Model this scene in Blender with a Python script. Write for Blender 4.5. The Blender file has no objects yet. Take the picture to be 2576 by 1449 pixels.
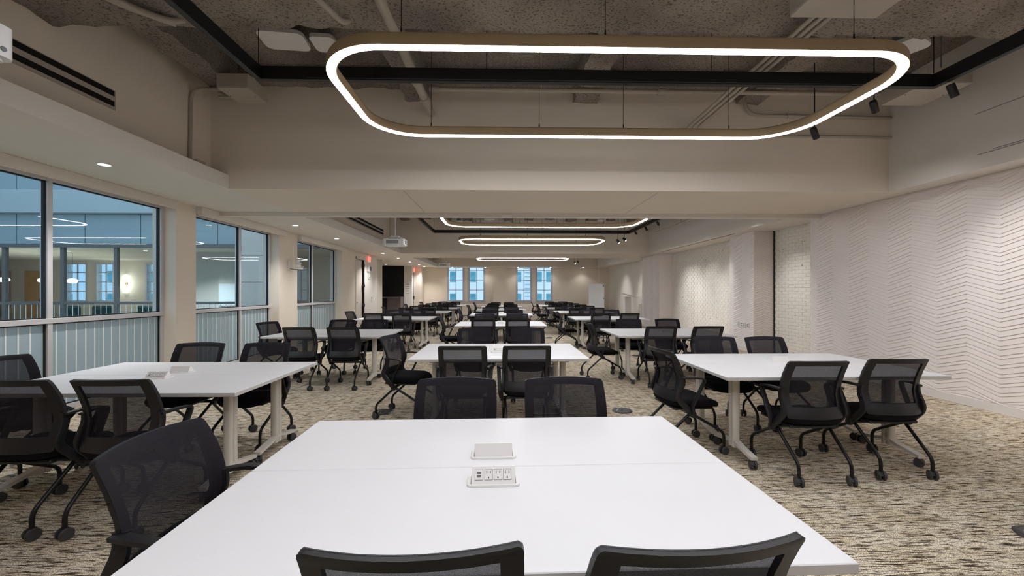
import bpy, math, random
from mathutils import Vector, Matrix, noise

random.seed(7)
SC = bpy.context.scene
COL = SC.collection

# ------------------------------------------------------------------ camera
H_CAM = 1.4187
F_PX = 1035.0
cam_d = bpy.data.cameras.new('camera')
cam_d.sensor_width = 36.0
cam_d.lens = 36.0 * F_PX / 2576.0
cam_d.shift_y = 8.5 / 2576.0
cam_d.clip_start = 0.05
cam_d.clip_end = 300
cam = bpy.data.objects.new('camera', cam_d)
cam.location = (0, 0, H_CAM)
cam.rotation_euler = (math.pi / 2, 0, -math.atan(24.0 / F_PX))
COL.objects.link(cam)
SC.camera = cam

# ------------------------------------------------------------------ daylight
world = bpy.data.worlds.new('overcast_sky')
SC.world = world
world.use_nodes = True
wb = world.node_tree.nodes['Background']
wb.inputs[0].default_value = (0.58, 0.74, 0.92, 1)
wb.inputs[1].default_value = 0.58

# ------------------------------------------------------------------ exposure
SC.view_settings.view_transform = 'Standard'
SC.view_settings.look = 'None'
SC.view_settings.gamma = 1.0
SC.view_settings.use_curve_mapping = False
SC.view_settings.exposure = 1.38

LOOP_EMIT = 17.0        # radiance of the ring lights' diffusers
DOWN_W = 52.0           # watts of a recessed downlight
TRACK_W = 54.0          # watts of a track spot
SC.cycles.max_bounces = 8
SC.cycles.diffuse_bounces = 5
SC.cycles.glossy_bounces = 3
SC.cycles.transparent_max_bounces = 24
SC.cycles.sample_clamp_indirect = 6.0
SC.cycles.use_denoising = True

# ------------------------------------------------------------------ materials
def lin(c):
    return tuple(((v / 255.0) / 12.92 if v / 255.0 <= 0.04045 else ((v / 255.0 + 0.055) / 1.055) ** 2.4) for v in c) + (1.0,)

MATS = {}
def nm(name):
    m = bpy.data.materials.new(name)
    m.use_nodes = True
    MATS[name] = m
    return m, m.node_tree.nodes, m.node_tree.links

def mat(name, rgb, rough=0.6, metal=0.0, var=0.05, scale=6.0, bump=0.0, bscale=60.0, spec=0.5, emit=None, estr=0.0, chips=None):
    """plain procedural surface: a base colour with a little noise in it, and fine relief"""
    m, N, L = nm(name)
    b = N['Principled BSDF']
    c = lin(rgb)
    b.inputs['Roughness'].default_value = rough
    b.inputs['Metallic'].default_value = metal
    b.inputs['Specular IOR Level'].default_value = spec
    co = N.new('ShaderNodeTexCoord')
    if var > 0:
        n = N.new('ShaderNodeTexNoise'); n.inputs['Scale'].default_value = scale; n.inputs['Detail'].default_value = 3
        L.new(co.outputs['Object'], n.inputs['Vector'])
        r = N.new('ShaderNodeValToRGB')
        r.color_ramp.elements[0].position = 0.3; r.color_ramp.elements[1].position = 0.7
        r.color_ramp.elements[0].color = tuple(v * (1 - var) for v in c[:3]) + (1,)
        r.color_ramp.elements[1].color = tuple(min(1, v * (1 + var)) for v in c[:3]) + (1,)
        L.new(n.outputs['Fac'], r.inputs['Fac'])
        if chips:      # small dark chips in the paint
            mp = N.new('ShaderNodeMapping'); mp.inputs['Scale'].default_value = chips
            nc = N.new('ShaderNodeTexNoise'); nc.inputs['Scale'].default_value = 1.0; nc.inputs['Detail'].default_value = 2
            ge = N.new('ShaderNodeNewGeometry')
            L.new(ge.outputs['Position'], mp.inputs['Vector']); L.new(mp.outputs[0], nc.inputs['Vector'])
            rc = N.new('ShaderNodeValToRGB'); rc.color_ramp.elements[0].position = 0.265; rc.color_ramp.elements[1].position = 0.295
            rc.color_ramp.elements[0].color = lin((120, 112, 104)); rc.color_ramp.elements[1].color = (1, 1, 1, 1)
            L.new(nc.outputs['Fac'], rc.inputs['Fac'])
            mxc = N.new('ShaderNodeMix'); mxc.data_type = 'RGBA'; mxc.blend_type = 'MULTIPLY'; mxc.inputs[0].default_value = 1
            L.new(r.outputs['Color'], mxc.inputs[6]); L.new(rc.outputs['Color'], mxc.inputs[7]); L.new(mxc.outputs[2], b.inputs['Base Color'])
        else:
            L.new(r.outputs['Color'], b.inputs['Base Color'])
    else:
        b.inputs['Base Color'].default_value = c
    if bump > 0:
        n2 = N.new('ShaderNodeTexNoise'); n2.inputs['Scale'].default_value = bscale; n2.inputs['Detail'].default_value = 4
        L.new(co.outputs['Object'], n2.inputs['Vector'])
        bp = N.new('ShaderNodeBump'); bp.inputs['Strength'].default_value = bump; bp.inputs['Distance'].default_value = 0.01
        L.new(n2.outputs['Fac'], bp.inputs['Height']); L.new(bp.outputs['Normal'], b.inputs['Normal'])
    if emit:
        b.inputs['Emission Color'].default_value = lin(emit)
        b.inputs['Emission Strength'].default_value = estr
    return m

mat('drywall', (224, 213, 198), 0.85, var=0.015, scale=1.5, bump=0.03, bscale=120)
mat('soffit_paint', (222, 216, 208), 0.85, var=0.015, scale=1.5)
mat('white_wall', (219, 214, 208), 0.8, var=0.015, scale=2)
mat('chevron_white', (230, 222, 219), 0.75, var=0.02, scale=3, bump=0.06, bscale=150)
mat('baseboard_white', (222, 216, 212), 0.5, var=0.01)
mat('table_white', (234, 232, 233), 0.42, var=0.008, scale=3, spec=0.35)
mat('table_edge', (208, 205, 203), 0.5, var=0.01)
mat('leg_white', (214, 208, 199), 0.4, var=0.01)
mat('chair_plastic', (27, 25, 28), 0.48, var=0.06, scale=20, bump=0.05, bscale=400)
mat('chair_metal', (20, 19, 20), 0.35, metal=0.2, var=0.03)
mat('seat_fabric', (16, 14, 17), 0.95, var=0.15, scale=90, bump=0.15, bscale=500, spec=0.2)
mat('caster_black', (24, 23, 24), 0.5, var=0.04)
mat('caster_grey', (58, 57, 59), 0.5, var=0.04)
mat('brass', (176, 154, 120), 0.48, metal=0.12, var=0.03, scale=5)
mat('black_metal', (8, 8, 8), 0.45, var=0.03)
mat('slot_black', (4, 4, 4), 0.9, var=0.0)
mat('alcove_black', (4, 4, 5), 0.85, var=0.0)
mat('stone_counter', (92, 80, 80), 0.5, var=0.25, scale=7)
mat('alu', (204, 203, 205), 0.4, metal=0.2, var=0.02)
mat('alu_dark', (112, 113, 114), 0.5, metal=0.15, var=0.03)
mat('gasket', (18, 18, 20), 0.7, var=0.0)
mat('white_plastic', (226, 224, 222), 0.38, var=0.008)
mat('socket_plate', (240, 236, 234), 0.4, var=0.01)
mat('slot_dark', (52, 46, 46), 0.6, var=0.0)
mat('grey_plastic', (120, 122, 126), 0.5, var=0.03)
mat('pipe_paint', (170, 161, 148), 0.6, var=0.04, scale=8)
mat('box_paint', (172, 164, 152), 0.6, var=0.03, scale=5)
mat('floor_box', (64, 63, 63), 0.45, metal=0.3, var=0.06, scale=30)
mat('whiteboard', (232, 234, 236), 0.2, var=0.005)
mat('screen_dark', (14, 14, 16), 0.15, var=0.0)
mat('atrium_panel', (160, 178, 184), 0.5, var=0.02, scale=1)
mat('atrium_ledge', (182, 196, 200), 0.5, var=0.02, scale=1)
mat('lounge_wall', (205, 196, 186), 0.8, var=0.02, scale=1)
mat('lilac_wall', (196, 196, 206), 0.8, var=0.02, scale=1)
mat('wood_door', (193, 150, 98), 0.5, var=0.1, scale=4)
mat('wood_panel', (150, 116, 92), 0.5, var=0.1, scale=4)
mat('green_fabric', (34, 62, 56), 0.9, var=0.1, scale=30)
mat('facade_white', (232, 236, 238), 0.8, var=0.03, scale=0.3)
mat('facade_trim', (240, 243, 245), 0.7, var=0.02, scale=0.3)
mat('facade_glass', (92, 156, 168), 0.15, var=0.35, scale=0.9)
mat('window_paint', (180, 182, 192), 0.5, var=0.01)
mat('brick_white', (224, 219, 211), 0.7, var=0.02, scale=14, bump=0.2, bscale=45, chips=(5, 12, 30))
mat('mortar_white', (220, 214, 205), 0.85, var=0.03, scale=20, bump=0.2, bscale=60, chips=(5, 9, 26))
mat('text_grey', (120, 120, 124), 0.6, var=0.0)
mat('exit_white', (225, 220, 215), 0.5, var=0.0)
mat('stripe_white', (226, 232, 232), 0.6, var=0.01)

def emitter(name, rgb, strength):
    m, N, L = nm(name)
    b = N['Principled BSDF']
    b.inputs['Base Color'].default_value = lin((240, 240, 240))
    b.inputs['Emission Color'].default_value = lin(rgb)
    b.inputs['Emission Strength'].default_value = strength
    return m
emitter('loop_light', (248, 250, 255), LOOP_EMIT)
emitter('lamp_lens', (255, 251, 244), 9.0)
emitter('globe_light', (255, 240, 214), 2.6)
emitter('exit_red', (255, 30, 20), 2.2)
emitter('exit_glow', (255, 120, 80), 0.12)

def thin_glass(name, tint, ior_mix=1.45, rough=0.0):
    m, N, L = nm(name)
    for n in list(N):
        if n.type != 'OUTPUT_MATERIAL':
            N.remove(n)
    out = [n for n in N if n.type == 'OUTPUT_MATERIAL'][0]
    t = N.new('ShaderNodeBsdfTransparent'); t.inputs[0].default_value = tint
    g = N.new('ShaderNodeBsdfGlossy'); g.inputs['Roughness'].default_value = rough
    f0 = N.new('ShaderNodeFresnel'); f0.inputs[0].default_value = ior_mix
    ge = N.new('ShaderNodeNewGeometry')
    f = N.new('ShaderNodeMath'); f.operation = 'MULTIPLY'      # reflect once, at the face the ray meets first
    iv = N.new('ShaderNodeMath'); iv.operation = 'SUBTRACT'; iv.inputs[0].default_value = 1.0
    L.new(ge.outputs['Backfacing'], iv.inputs[1]); L.new(f0.outputs[0], f.inputs[0]); L.new(iv.outputs[0], f.inputs[1])
    mx = N.new('ShaderNodeMixShader')
    L.new(f.outputs[0], mx.inputs[0]); L.new(t.outputs[0], mx.inputs[1]); L.new(g.outputs[0], mx.inputs[2])
    L.new(mx.outputs[0], out.inputs[0])
    return m
thin_glass('glass', (0.86, 0.93, 0.95, 1), 1.5)
thin_glass('glass_clear', (0.90, 0.96, 0.98, 1), 1.35)

def frosted(name, rgb):
    m, N, L = nm(name)
    b = N['Principled BSDF']; out = [n for n in N if n.type == 'OUTPUT_MATERIAL'][0]
    b.inputs['Base Color'].default_value = lin(rgb); b.inputs['Roughness'].default_value = 0.35
    tr = N.new('ShaderNodeBsdfTranslucent'); tr.inputs[0].default_value = lin(rgb)
    mx = N.new('ShaderNodeMixShader'); mx.inputs[0].default_value = 0.5
    L.new(b.outputs[0], mx.inputs[1]); L.new(tr.outputs[0], mx.inputs[2]); L.new(mx.outputs[0], out.inputs[0])
frosted('frosted_glass', (194, 208, 212))

def mesh_fabric():
    """open black knit: threads with holes between them"""
    m, N, L = nm('chair_mesh')
    b = N['Principled BSDF']; out = [n for n in N if n.type == 'OUTPUT_MATERIAL'][0]
    b.inputs['Base Color'].default_value = lin((36, 33, 39)); b.inputs['Roughness'].default_value = 0.85
    b.inputs['Specular IOR Level'].default_value = 0.25
    co = N.new('ShaderNodeTexCoord')
    n = N.new('ShaderNodeTexNoise'); n.inputs['Scale'].default_value = 420; n.inputs['Detail'].default_value = 2
    L.new(co.outputs['Object'], n.inputs['Vector'])
    r = N.new('ShaderNodeMapRange'); r.inputs[1].default_value = 0.3; r.inputs[2].default_value = 0.7
    r.inputs[3].default_value = 0.09; r.inputs[4].default_value = 0.17
    L.new(n.outputs['Fac'], r.inputs[0])
    t = N.new('ShaderNodeBsdfTransparent'); t.inputs[0].default_value = (0.9, 0.9, 0.92, 1)
    mx = N.new('ShaderNodeMixShader')
    L.new(r.outputs[0], mx.inputs[0]); L.new(b.outputs[0], mx.inputs[1]); L.new(t.outputs[0], mx.inputs[2])
    L.new(mx.outputs[0], out.inputs[0])
mesh_fabric()

def concrete():
    m, N, L = nm('concrete')
    b = N['Principled BSDF']; b.inputs['Roughness'].default_value = 0.95; b.inputs['Specular IOR Level'].default_value = 0.15
    co = N.new('ShaderNodeTexCoord')
    big = N.new('ShaderNodeTexNoise'); big.inputs['Scale'].default_value = 1.3; big.inputs['Detail'].default_value = 4
    mp = N.new('ShaderNodeMapping'); mp.inputs['Scale'].default_value = (44, 64, 64)
    pit = N.new('ShaderNodeTexNoise'); pit.inputs['Scale'].default_value = 1.0; pit.inputs['Detail'].default_value = 3; pit.inputs['Roughness'].default_value = 0.6
    L.new(co.outputs['Object'], big.inputs['Vector']); L.new(co.outputs['Object'], mp.inputs['Vector']); L.new(mp.outputs[0], pit.inputs['Vector'])
    r1 = N.new('ShaderNodeValToRGB'); r1.color_ramp.elements[0].position = 0.3; r1.color_ramp.elements[1].position = 0.72
    r1.color_ramp.elements[0].color = lin((122, 114, 106)); r1.color_ramp.elements[1].color = lin((164, 155, 145))
    L.new(big.outputs['Fac'], r1.inputs[0])
    r2 = N.new('ShaderNodeValToRGB'); r2.color_ramp.elements[0].position = 0.36; r2.color_ramp.elements[1].position = 0.47
    r2.color_ramp.elements[0].color = (0.42, 0.39, 0.37, 1); r2.color_ramp.elements[1].color = (1, 1, 1, 1)
    L.new(pit.outputs['Fac'], r2.inputs[0])
    mx = N.new('ShaderNodeMix'); mx.data_type = 'RGBA'; mx.blend_type = 'MULTIPLY'; mx.inputs[0].default_value = 1
    L.new(r1.outputs[0], mx.inputs[6]); L.new(r2.outputs[0], mx.inputs[7]); L.new(mx.outputs[2], b.inputs['Base Color'])
    bp = N.new('ShaderNodeBump'); bp.inputs['Strength'].default_value = 0.7; bp.inputs['Distance'].default_value = 0.02
    L.new(pit.outputs['Fac'], bp.inputs['Height']); L.new(bp.outputs[0], b.inputs['Normal'])
concrete()

def carpet():
    m, N, L = nm('carpet')
    b = N['Principled BSDF']; b.inputs['Roughness'].default_value = 1.0; b.inputs['Specular IOR Level'].default_value = 0.05
    co = N.new('ShaderNodeTexCoord')
    def nz(sx, sy, detail, off=0.0):
        mp = N.new('ShaderNodeMapping'); mp.inputs['Scale'].default_value = (sx, sy, 1); mp.inputs['Location'].default_value = (off, off * 1.7, 0)
        n = N.new('ShaderNodeTexNoise'); n.noise_dimensions = '2D'; n.inputs['Scale'].default_value = 1; n.inputs['Detail'].default_value = detail
        L.new(co.outputs['Object'], mp.inputs['Vector']); L.new(mp.outputs[0], n.inputs['Vector'])
        return n.outputs['Fac']
    def ramp(fac, p0, c0, p1, c1):
        r = N.new('ShaderNodeValToRGB'); r.color_ramp.elements[0].position = p0; r.color_ramp.elements[1].position = p1
        r.color_ramp.elements[0].color = c0; r.color_ramp.elements[1].color = c1
        L.new(fac, r.inputs[0]); return r.outputs[0]
    def mix(a, c, fac=1.0, mode='MULTIPLY'):
        x = N.new('ShaderNodeMix'); x.data_type = 'RGBA'; x.blend_type = mode; x.inputs[0].default_value = fac
        L.new(a, x.inputs[6]); L.new(c, x.inputs[7]); return x.outputs[2]
    base = ramp(nz(3, 9, 3), 0.35, lin((234, 219, 192)), 0.65, lin((248, 238, 217)))
    yarn = ramp(nz(170, 190, 1, 3.1), 0.36, lin((158, 145, 131)), 0.54, (1, 1, 1, 1))          # loops
    dash = ramp(nz(13, 135, 2, 7.7), 0.375, lin((124, 114, 108)), 0.455, (1, 1, 1, 1))              # dark picks along the row
    bold = ramp(nz(5, 95, 2, 13.3), 0.34, lin((94, 86, 82)), 0.41, (1, 1, 1, 1))              # longer dark strokes
    cold = mix(mix(mix(base, yarn), dash), bold)
    hue = N.new('ShaderNodeTexNoise'); hue.noise_dimensions = '2D'; hue.inputs['Scale'].default_value = 120; hue.inputs['Detail'].default_value = 1
    L.new(co.outputs['Object'], hue.inputs['Vector'])
    col = mix(cold, hue.outputs['Color'], 0.20, 'OVERLAY')
    # tile seams: thin darker lines every half metre
    sx = N.new('ShaderNodeSeparateXYZ'); L.new(co.outputs['Object'], sx.inputs[0])
    def seam(o, size):
        a = N.new('ShaderNodeMath'); a.operation = 'PINGPONG'; a.inputs[1].default_value = size / 2
        L.new(o, a.inputs[0])
        c = N.new('ShaderNodeMath'); c.operation = 'GREATER_THAN'; c.inputs[1].default_value = 0.0035
        L.new(a.outputs[0], c.inputs[0]); return c.outputs[0]
    mn = N.new('ShaderNodeMath'); mn.operation = 'MULTIPLY'
    L.new(seam(sx.outputs[0], 0.25), mn.inputs[0]); L.new(seam(sx.outputs[1], 1.0), mn.inputs[1])
    sr = ramp(mn.outputs[0], 0.0, (0.62, 0.60, 0.58, 1), 1.0, (1, 1, 1, 1))
    L.new(mix(col, sr), b.inputs['Base Color'])
    bp = N.new('ShaderNodeBump'); bp.inputs['Strength'].default_value = 0.35; bp.inputs['Distance'].default_value = 0.006
    L.new(nz(170, 190, 1, 3.1), bp.inputs['Height']); L.new(bp.outputs[0], b.inputs['Normal'])
carpet()

# ------------------------------------------------------------------ mesh helpers
def fillet(pts, r, seg=5):
    pts = [Vector(p) for p in pts]
    out = [pts[0]]
    for i in range(1, len(pts) - 1):
        a, p, c = pts[i - 1], pts[i], pts[i + 1]
        d1, d2 = (a - p), (c - p)
        rr = min(r, d1.length * 0.49, d2.length * 0.49)
        s, e = p + d1.normalized() * rr, p + d2.normalized() * rr
        for k in range(seg + 1):
            t = k / seg
            out.append(s * (1 - t) ** 2 + p * 2 * t * (1 - t) + e * t * t)
    out.append(pts[-1])
    return out

class MB:
    def __init__(self):
        self.v, self.f, self.m = [], [], []
    def add(self, vs, fs, mi=0):
        o = len(self.v)
        self.v += [tuple(p) for p in vs]
        self.f += [tuple(i + o for i in f) for f in fs]
        self.m += [mi] * len(fs)
        return self
    def box(self, x0, x1, y0, y1, z0, z1, mi=0):
        vs = [(x0, y0, z0), (x1, y0, z0), (x1, y1, z0), (x0, y1, z0), (x0, y0, z1), (x1, y0, z1), (x1, y1, z1), (x0, y1, z1)]
        fs = [(0, 3, 2, 1), (4, 5, 6, 7), (0, 1, 5, 4), (1, 2, 6, 5), (2, 3, 7, 6), (3, 0, 4, 7)]
        return self.add(vs, fs, mi)
    def bbox(self, x0, x1, y0, y1, z0, z1, b=0.004, mi=0):
        """box with chamfered edges"""
        vs, idx = [], {}
        X, Y, Z = (x0, x1), (y0, y1), (z0, z1)
        sg = (1, -1)
        for i in range(2):
            for j in range(2):
                for k in range(2):
                    for ax in range(3):
                        p = [X[i] + sg[i] * b, Y[j] + sg[j] * b, Z[k] + sg[k] * b]
                        p[ax] = (X[i], Y[j], Z[k])[ax]
                        idx[(i, j, k, ax)] = len(vs); vs.append(p)
        fs = []
        for ax in range(3):
            o = [a for a in range(3) if a != ax]
            for s in range(2):
                q = []
                for (a, c) in ((0, 0), (1, 0), (1, 1), (0, 1)):
                    key = [0, 0, 0]; key[ax] = s; key[o[0]] = a; key[o[1]] = c
                    q.append(idx[tuple(key) + (ax,)])
                if (s == 0) ^ (ax == 1): q.reverse()
                fs.append(tuple(q))
        for ax in range(3):     # edges along axis ax
            o = [a for a in range(3) if a != ax]
            for a in range(2):
                for c in range(2):
                    k0, k1 = [0, 0, 0], [0, 0, 0]
                    k0[o[0]] = k1[o[0]] = a; k0[o[1]] = k1[o[1]] = c; k1[ax] = 1
                    q = [idx[tuple(k0) + (o[0],)], idx[tuple(k1) + (o[0],)], idx[tuple(k1) + (o[1],)], idx[tuple(k0) + (o[1],)]]
                    fs.append(tuple(q))
        for i in range(2):
            for j in range(2):
                for k in range(2):
                    fs.append((idx[(i, j, k, 0)], idx[(i, j, k, 1)], idx[(i, j, k, 2)]))
        return self.add(vs, fs, mi)
    def sweep(self, pts, sec, side=None, closed=False, mi=0, caps=True):
        """sweep a 2-D section [(a, b)] along pts; a runs along SIDE (or a carried normal), b along the other normal"""
        pts = [Vector(p) for p in pts]
        n, k = len(pts), len(sec)
        vs = []
        prev = None
        for i, p in enumerate(pts):
            if closed:
                t = (pts[(i + 1) % n] - pts[i - 1]).normalized()
            else:
                t = (pts[min(i + 1, n - 1)] - pts[max(i - 1, 0)]).normalized()
            if side is not None:
                s = Vector(side)
            elif prev is None:
                s = Vector((0, 0, 1)) if abs(t.z) < 0.9 else Vector((1, 0, 0))
            else:
                s = prev
            s = (s - t * s.dot(t)).normalized()
            prev = s
            u = t.cross(s)
            for (a, b) in sec:
                vs.append(p + s * a + u * b)
        fs = []
        for i in range(n if closed else n - 1):
            j = (i + 1) % n
            for q in range(k):
                r = (q + 1) % k
                fs.append((i * k + q, i * k + r, j * k + r, j * k + q))
        if caps and not closed:
            fs.append(tuple(range(k - 1, -1, -1)))
            fs.append(tuple(range((n - 1) * k, n * k)))
        return self.add(vs, fs, mi)
    def tube(self, pts, r, n=10, mi=0, closed=False):
        sec = [(r * math.cos(2 * math.pi * i / n), r * math.sin(2 * math.pi * i / n)) for i in range(n)]
        return self.sweep(pts, sec, mi=mi, closed=closed)
    def lathe(self, prof, c=(0, 0, 0), axis='z', n=20, mi=0):
        """prof [(r, h)] turned about an axis through c"""
        vs, k = [], len(prof)
        for i in range(n):
            a = 2 * math.pi * i / n
            for (r, h) in prof:
                x, y = r * math.cos(a), r * math.sin(a)
                p = {'z': (x, y, h), 'x': (h, x, y), 'y': (y, h, x)}[axis]
                vs.append((p[0] + c[0], p[1] + c[1], p[2] + c[2]))
        fs = []
        for i in range(n):
            j = (i + 1) % n
            for q in range(k - 1):
                fs.append((i * k + q, j * k + q, j * k + q + 1, i * k + q + 1))
        fs.append(tuple(i * k for i in range(n - 1, -1, -1)))
        fs.append(tuple(i * k + k - 1 for i in range(n)))
        return self.add(vs, fs, mi)
    def prism(self, poly, z0, z1, mi=0):
        n = len(poly)
        vs = [(x, y, z0) for x, y in poly] + [(x, y, z1) for x, y in poly]
        fs = [tuple(range(n - 1, -1, -1)), tuple(range(n, 2 * n))]
        fs += [(i, (i + 1) % n, n + (i + 1) % n, n + i) for i in range(n)]
        return self.add(vs, fs, mi)
    def prism_x(self, poly, x0, x1, mi=0):
        """poly in (y, z) extruded along x"""
        n = len(poly)
        vs = [(x0, y, z) for y, z in poly] + [(x1, y, z) for y, z in poly]
        fs = [tuple(range(n - 1, -1, -1)), tuple(range(n, 2 * n))]
        fs += [(i, (i + 1) % n, n + (i + 1) % n, n + i) for i in range(n)]
        return self.add(vs, fs, mi)
    def rough_box(self, x0, x1, y0, y1, z0, z1, step=0.09, amp=0.018, top=False):
        """subdivided box with an eroded surface"""
        nx, ny, nz = [max(1, int(round((b - a) / step))) for a, b in ((x0, x1), (y0, y1), (z0, z1))]
        idx, vs, fs = {}, [], []
        def vid(i, j, k):
            if (i, j, k) not in idx:
                p = Vector((x0 + (x1 - x0) * i / nx, y0 + (y1 - y0) * j / ny, z0 + (z1 - z0) * k / nz))
                d = noise.noise_vector(p * 5.0) * amp + noise.noise_vector(p * 14.0) * amp * 0.7
                e = (i in (0, nx)) + (j in (0, ny)) + (k in (0,))
                if e >= 2: d = d * 1.8
                if k == nz: d = Vector((0, 0, 0))
                idx[(i, j, k)] = len(vs); vs.append(p + d)
            return idx[(i, j, k)]
        for i in range(nx):
            for j in range(ny):
                fs.append((vid(i, j, 0), vid(i, j + 1, 0), vid(i + 1, j + 1, 0), vid(i + 1, j, 0)))
                if top: fs.append((vid(i, j, nz), vid(i + 1, j, nz), vid(i + 1, j + 1, nz), vid(i, j + 1, nz)))
        for i in range(nx):
            for k in range(nz):
                fs.append((vid(i, 0, k), vid(i + 1, 0, k), vid(i + 1, 0, k + 1), vid(i, 0, k + 1)))
                fs.append((vid(i, ny, k), vid(i, ny, k + 1), vid(i + 1, ny, k + 1), vid(i + 1, ny, k)))
        for j in range(ny):
            for k in range(nz):
                fs.append((vid(0, j, k), vid(0, j, k + 1), vid(0, j + 1, k + 1), vid(0, j + 1, k)))
                fs.append((vid(nx, j, k), vid(nx, j + 1, k), vid(nx, j + 1, k + 1), vid(nx, j, k + 1)))
        return self.add(vs, fs)
    def mesh(self, name, mats, smooth=False):
        me = bpy.data.meshes.new(name)
        me.from_pydata(self.v, [], self.f)
        if isinstance(mats, str): mats = [mats]
        for x in mats: me.materials.append(MATS[x])
        if len(mats) > 1:
            me.polygons.foreach_set('material_index', self.m)
        me.update()
        if smooth:
            me.polygons.foreach_set('use_smooth', [True] * len(me.polygons))
            me.set_sharp_from_angle(angle=math.radians(38))
        return me
    def build(self, name, mats, parent=None, smooth=False, loc=None):
        return link(name, self.mesh(name, mats, smooth), parent, loc)

def link(name, data, parent=None, loc=None, rotz=0.0):
    o = bpy.data.objects.new(name, data)
    COL.objects.link(o)
    if parent is not None: o.parent = parent
    if loc is not None: o.location = loc
    if rotz: o.rotation_euler = (0, 0, rotz)
    return o

def tag(o, label=None, cat=None, group=None, kind=None):
    if label: o['label'] = label
    if cat: o['category'] = cat
    if group: o['group'] = group
    if kind: o['kind'] = kind
    return o

def thing(name, label, cat, loc=(0, 0, 0), rotz=0.0, group=None):
    return tag(link(name, None, None, loc, rotz), label, cat, group)

def struct(name, mb, mats, smooth=False):
    return tag(mb.build(name, mats, None, smooth), kind='structure')

def copy_tree(o, parent=None):
    c = o.copy()
    COL.objects.link(c)
    c.parent = parent
    for ch in list(o.children):
        copy_tree(ch, c)
    return c

def text_mesh(name, s, size, mat_name, parent, loc, rot, depth=0.002):
    cu = bpy.data.curves.new(name, 'FONT')
    cu.body = s; cu.size = size; cu.extrude = depth; cu.align_x = 'CENTER'; cu.align_y = 'CENTER'
    tmp = bpy.data.objects.new(name + '_tmp', cu)
    COL.objects.link(tmp)
    dg = bpy.context.evaluated_depsgraph_get()
    me = bpy.data.meshes.new_from_object(tmp.evaluated_get(dg))
    bpy.data.objects.remove(tmp)
    me.materials.clear(); me.materials.append(MATS[mat_name])
    o = link(name, me, parent, loc)
    o.rotation_euler = rot
    return o

def lamp(name, kind, parent, loc, watts, color=(1, 0.985, 0.97), aim=None, angle=100, blend=0.5, radius=0.04):
    d = bpy.data.lights.new(name, kind)
    d.energy = watts; d.color = color; d.shadow_soft_size = radius
    if kind == 'SPOT':
        d.spot_size = math.radians(angle); d.spot_blend = blend
    o = link(name, d, parent, loc)
    if aim is not None:
        o.rotation_euler = (Vector(aim) - Vector(loc)).to_track_quat('-Z', 'Y').to_euler()
    return o

# ------------------------------------------------------------------ room shell
XL, XG, XR, XB = -5.05, -5.28, 5.79, 6.28      # left wall face, left glass, patterned wall face, brick face
ZC, ZS = 2.815, 4.34                           # low ceiling, concrete slab
Y0, YF = -4.0, 24.4                            # behind the camera, window wall
WINS = [(3.1, 6.49, 4.89), (6.90, 9.42, 8.35), (10.25, 13.06, 11.48)]
D1 = (14.32, 15.14)

struct('floor', MB().box(-8.2, 6.6, Y0, YF + .3, -.12, 0), 'carpet')

m = MB()
for a, b in ((Y0, 3.1), (6.49, 6.90), (9.42, 10.25), (13.06, D1[0]), (D1[1], 16.62)):
    m.box(XL - .36, XL, a, b, 0, 3.0)
for a, b, c in WINS:
    m.box(XL - .36, XL, a, b, 2.76, 3.0)
m.box(XL - .36, XL, D1[0], D1[1], 2.58, 3.0)
m.box(XL - .36, XL, 22.95, YF, 0, 3.0)
m.box(XL, -4.62, 23.55, YF, 0, 2.9)
struct('wall_left', m, 'drywall')
struct('wall_nib', MB().box(-5.41, -4.97, 22.70, 22.95, 0, 2.9), 'white_wall')
struct('wall_entry', MB().box(XL - .02, XL + .012, 15.18, 16.635, 0, 2.815), 'white_wall')

m = MB()
m.box(-8.2, -5.40, 22.70, 22.9, 0, 2.9)
struct('wall_alcove', m, 'alcove_black')
m = MB().box(-8.2, -8.0, 16.3, 22.9, 0, 2.9).box(-8.2, -5.4, 16.3, 16.6, 0, 2.9)
struct('wall_alcove_side', m, 'drywall')

# window wall at the far end
FW = [(-3.206, -2.31), (-1.98, -1.084), (.849, 1.697), (2.03, 2.92)]
m = MB()
xs = [-5.4] + [v for p in FW for v in p] + [6.6]
for i in range(0, len(xs), 2):
    m.box(xs[i], xs[i + 1], YF, YF + .3, 0, 3.2)
for a, b in FW:
    m.box(a, b, YF, YF + .3, 0, .853)
m.box(-.566, .283, YF - .32, YF, 0, 3.0)
m.box(5.68, 6.6, YF - .35, YF, 0, 3.0)
struct('wall_far', m, 'drywall')
m = MB().box(-4.62, 5.68, 22.95, YF - .32, .20, .66)
struct('wall_window_seat', m, 'drywall')
struct('baseboard_far', MB().box(-4.62, 5.68, 22.93, YF - .33, 0, .20), 'baseboard_white')

struct('wall_back', MB().box(-8.2, 6.6, Y0 - .2, Y0, 0, 4.5), 'drywall')

# right side: piers and recessed brick
PIERS = [(Y0, 7.61), (9.35, 10.35), (15.07, 16.94)]
m = MB()
for a, b in PIERS:
    m.box(XR + .006, 6.6, a, b, 0, 3.0)
wr = struct('wall_right', m, 'chevron_white')

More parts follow.
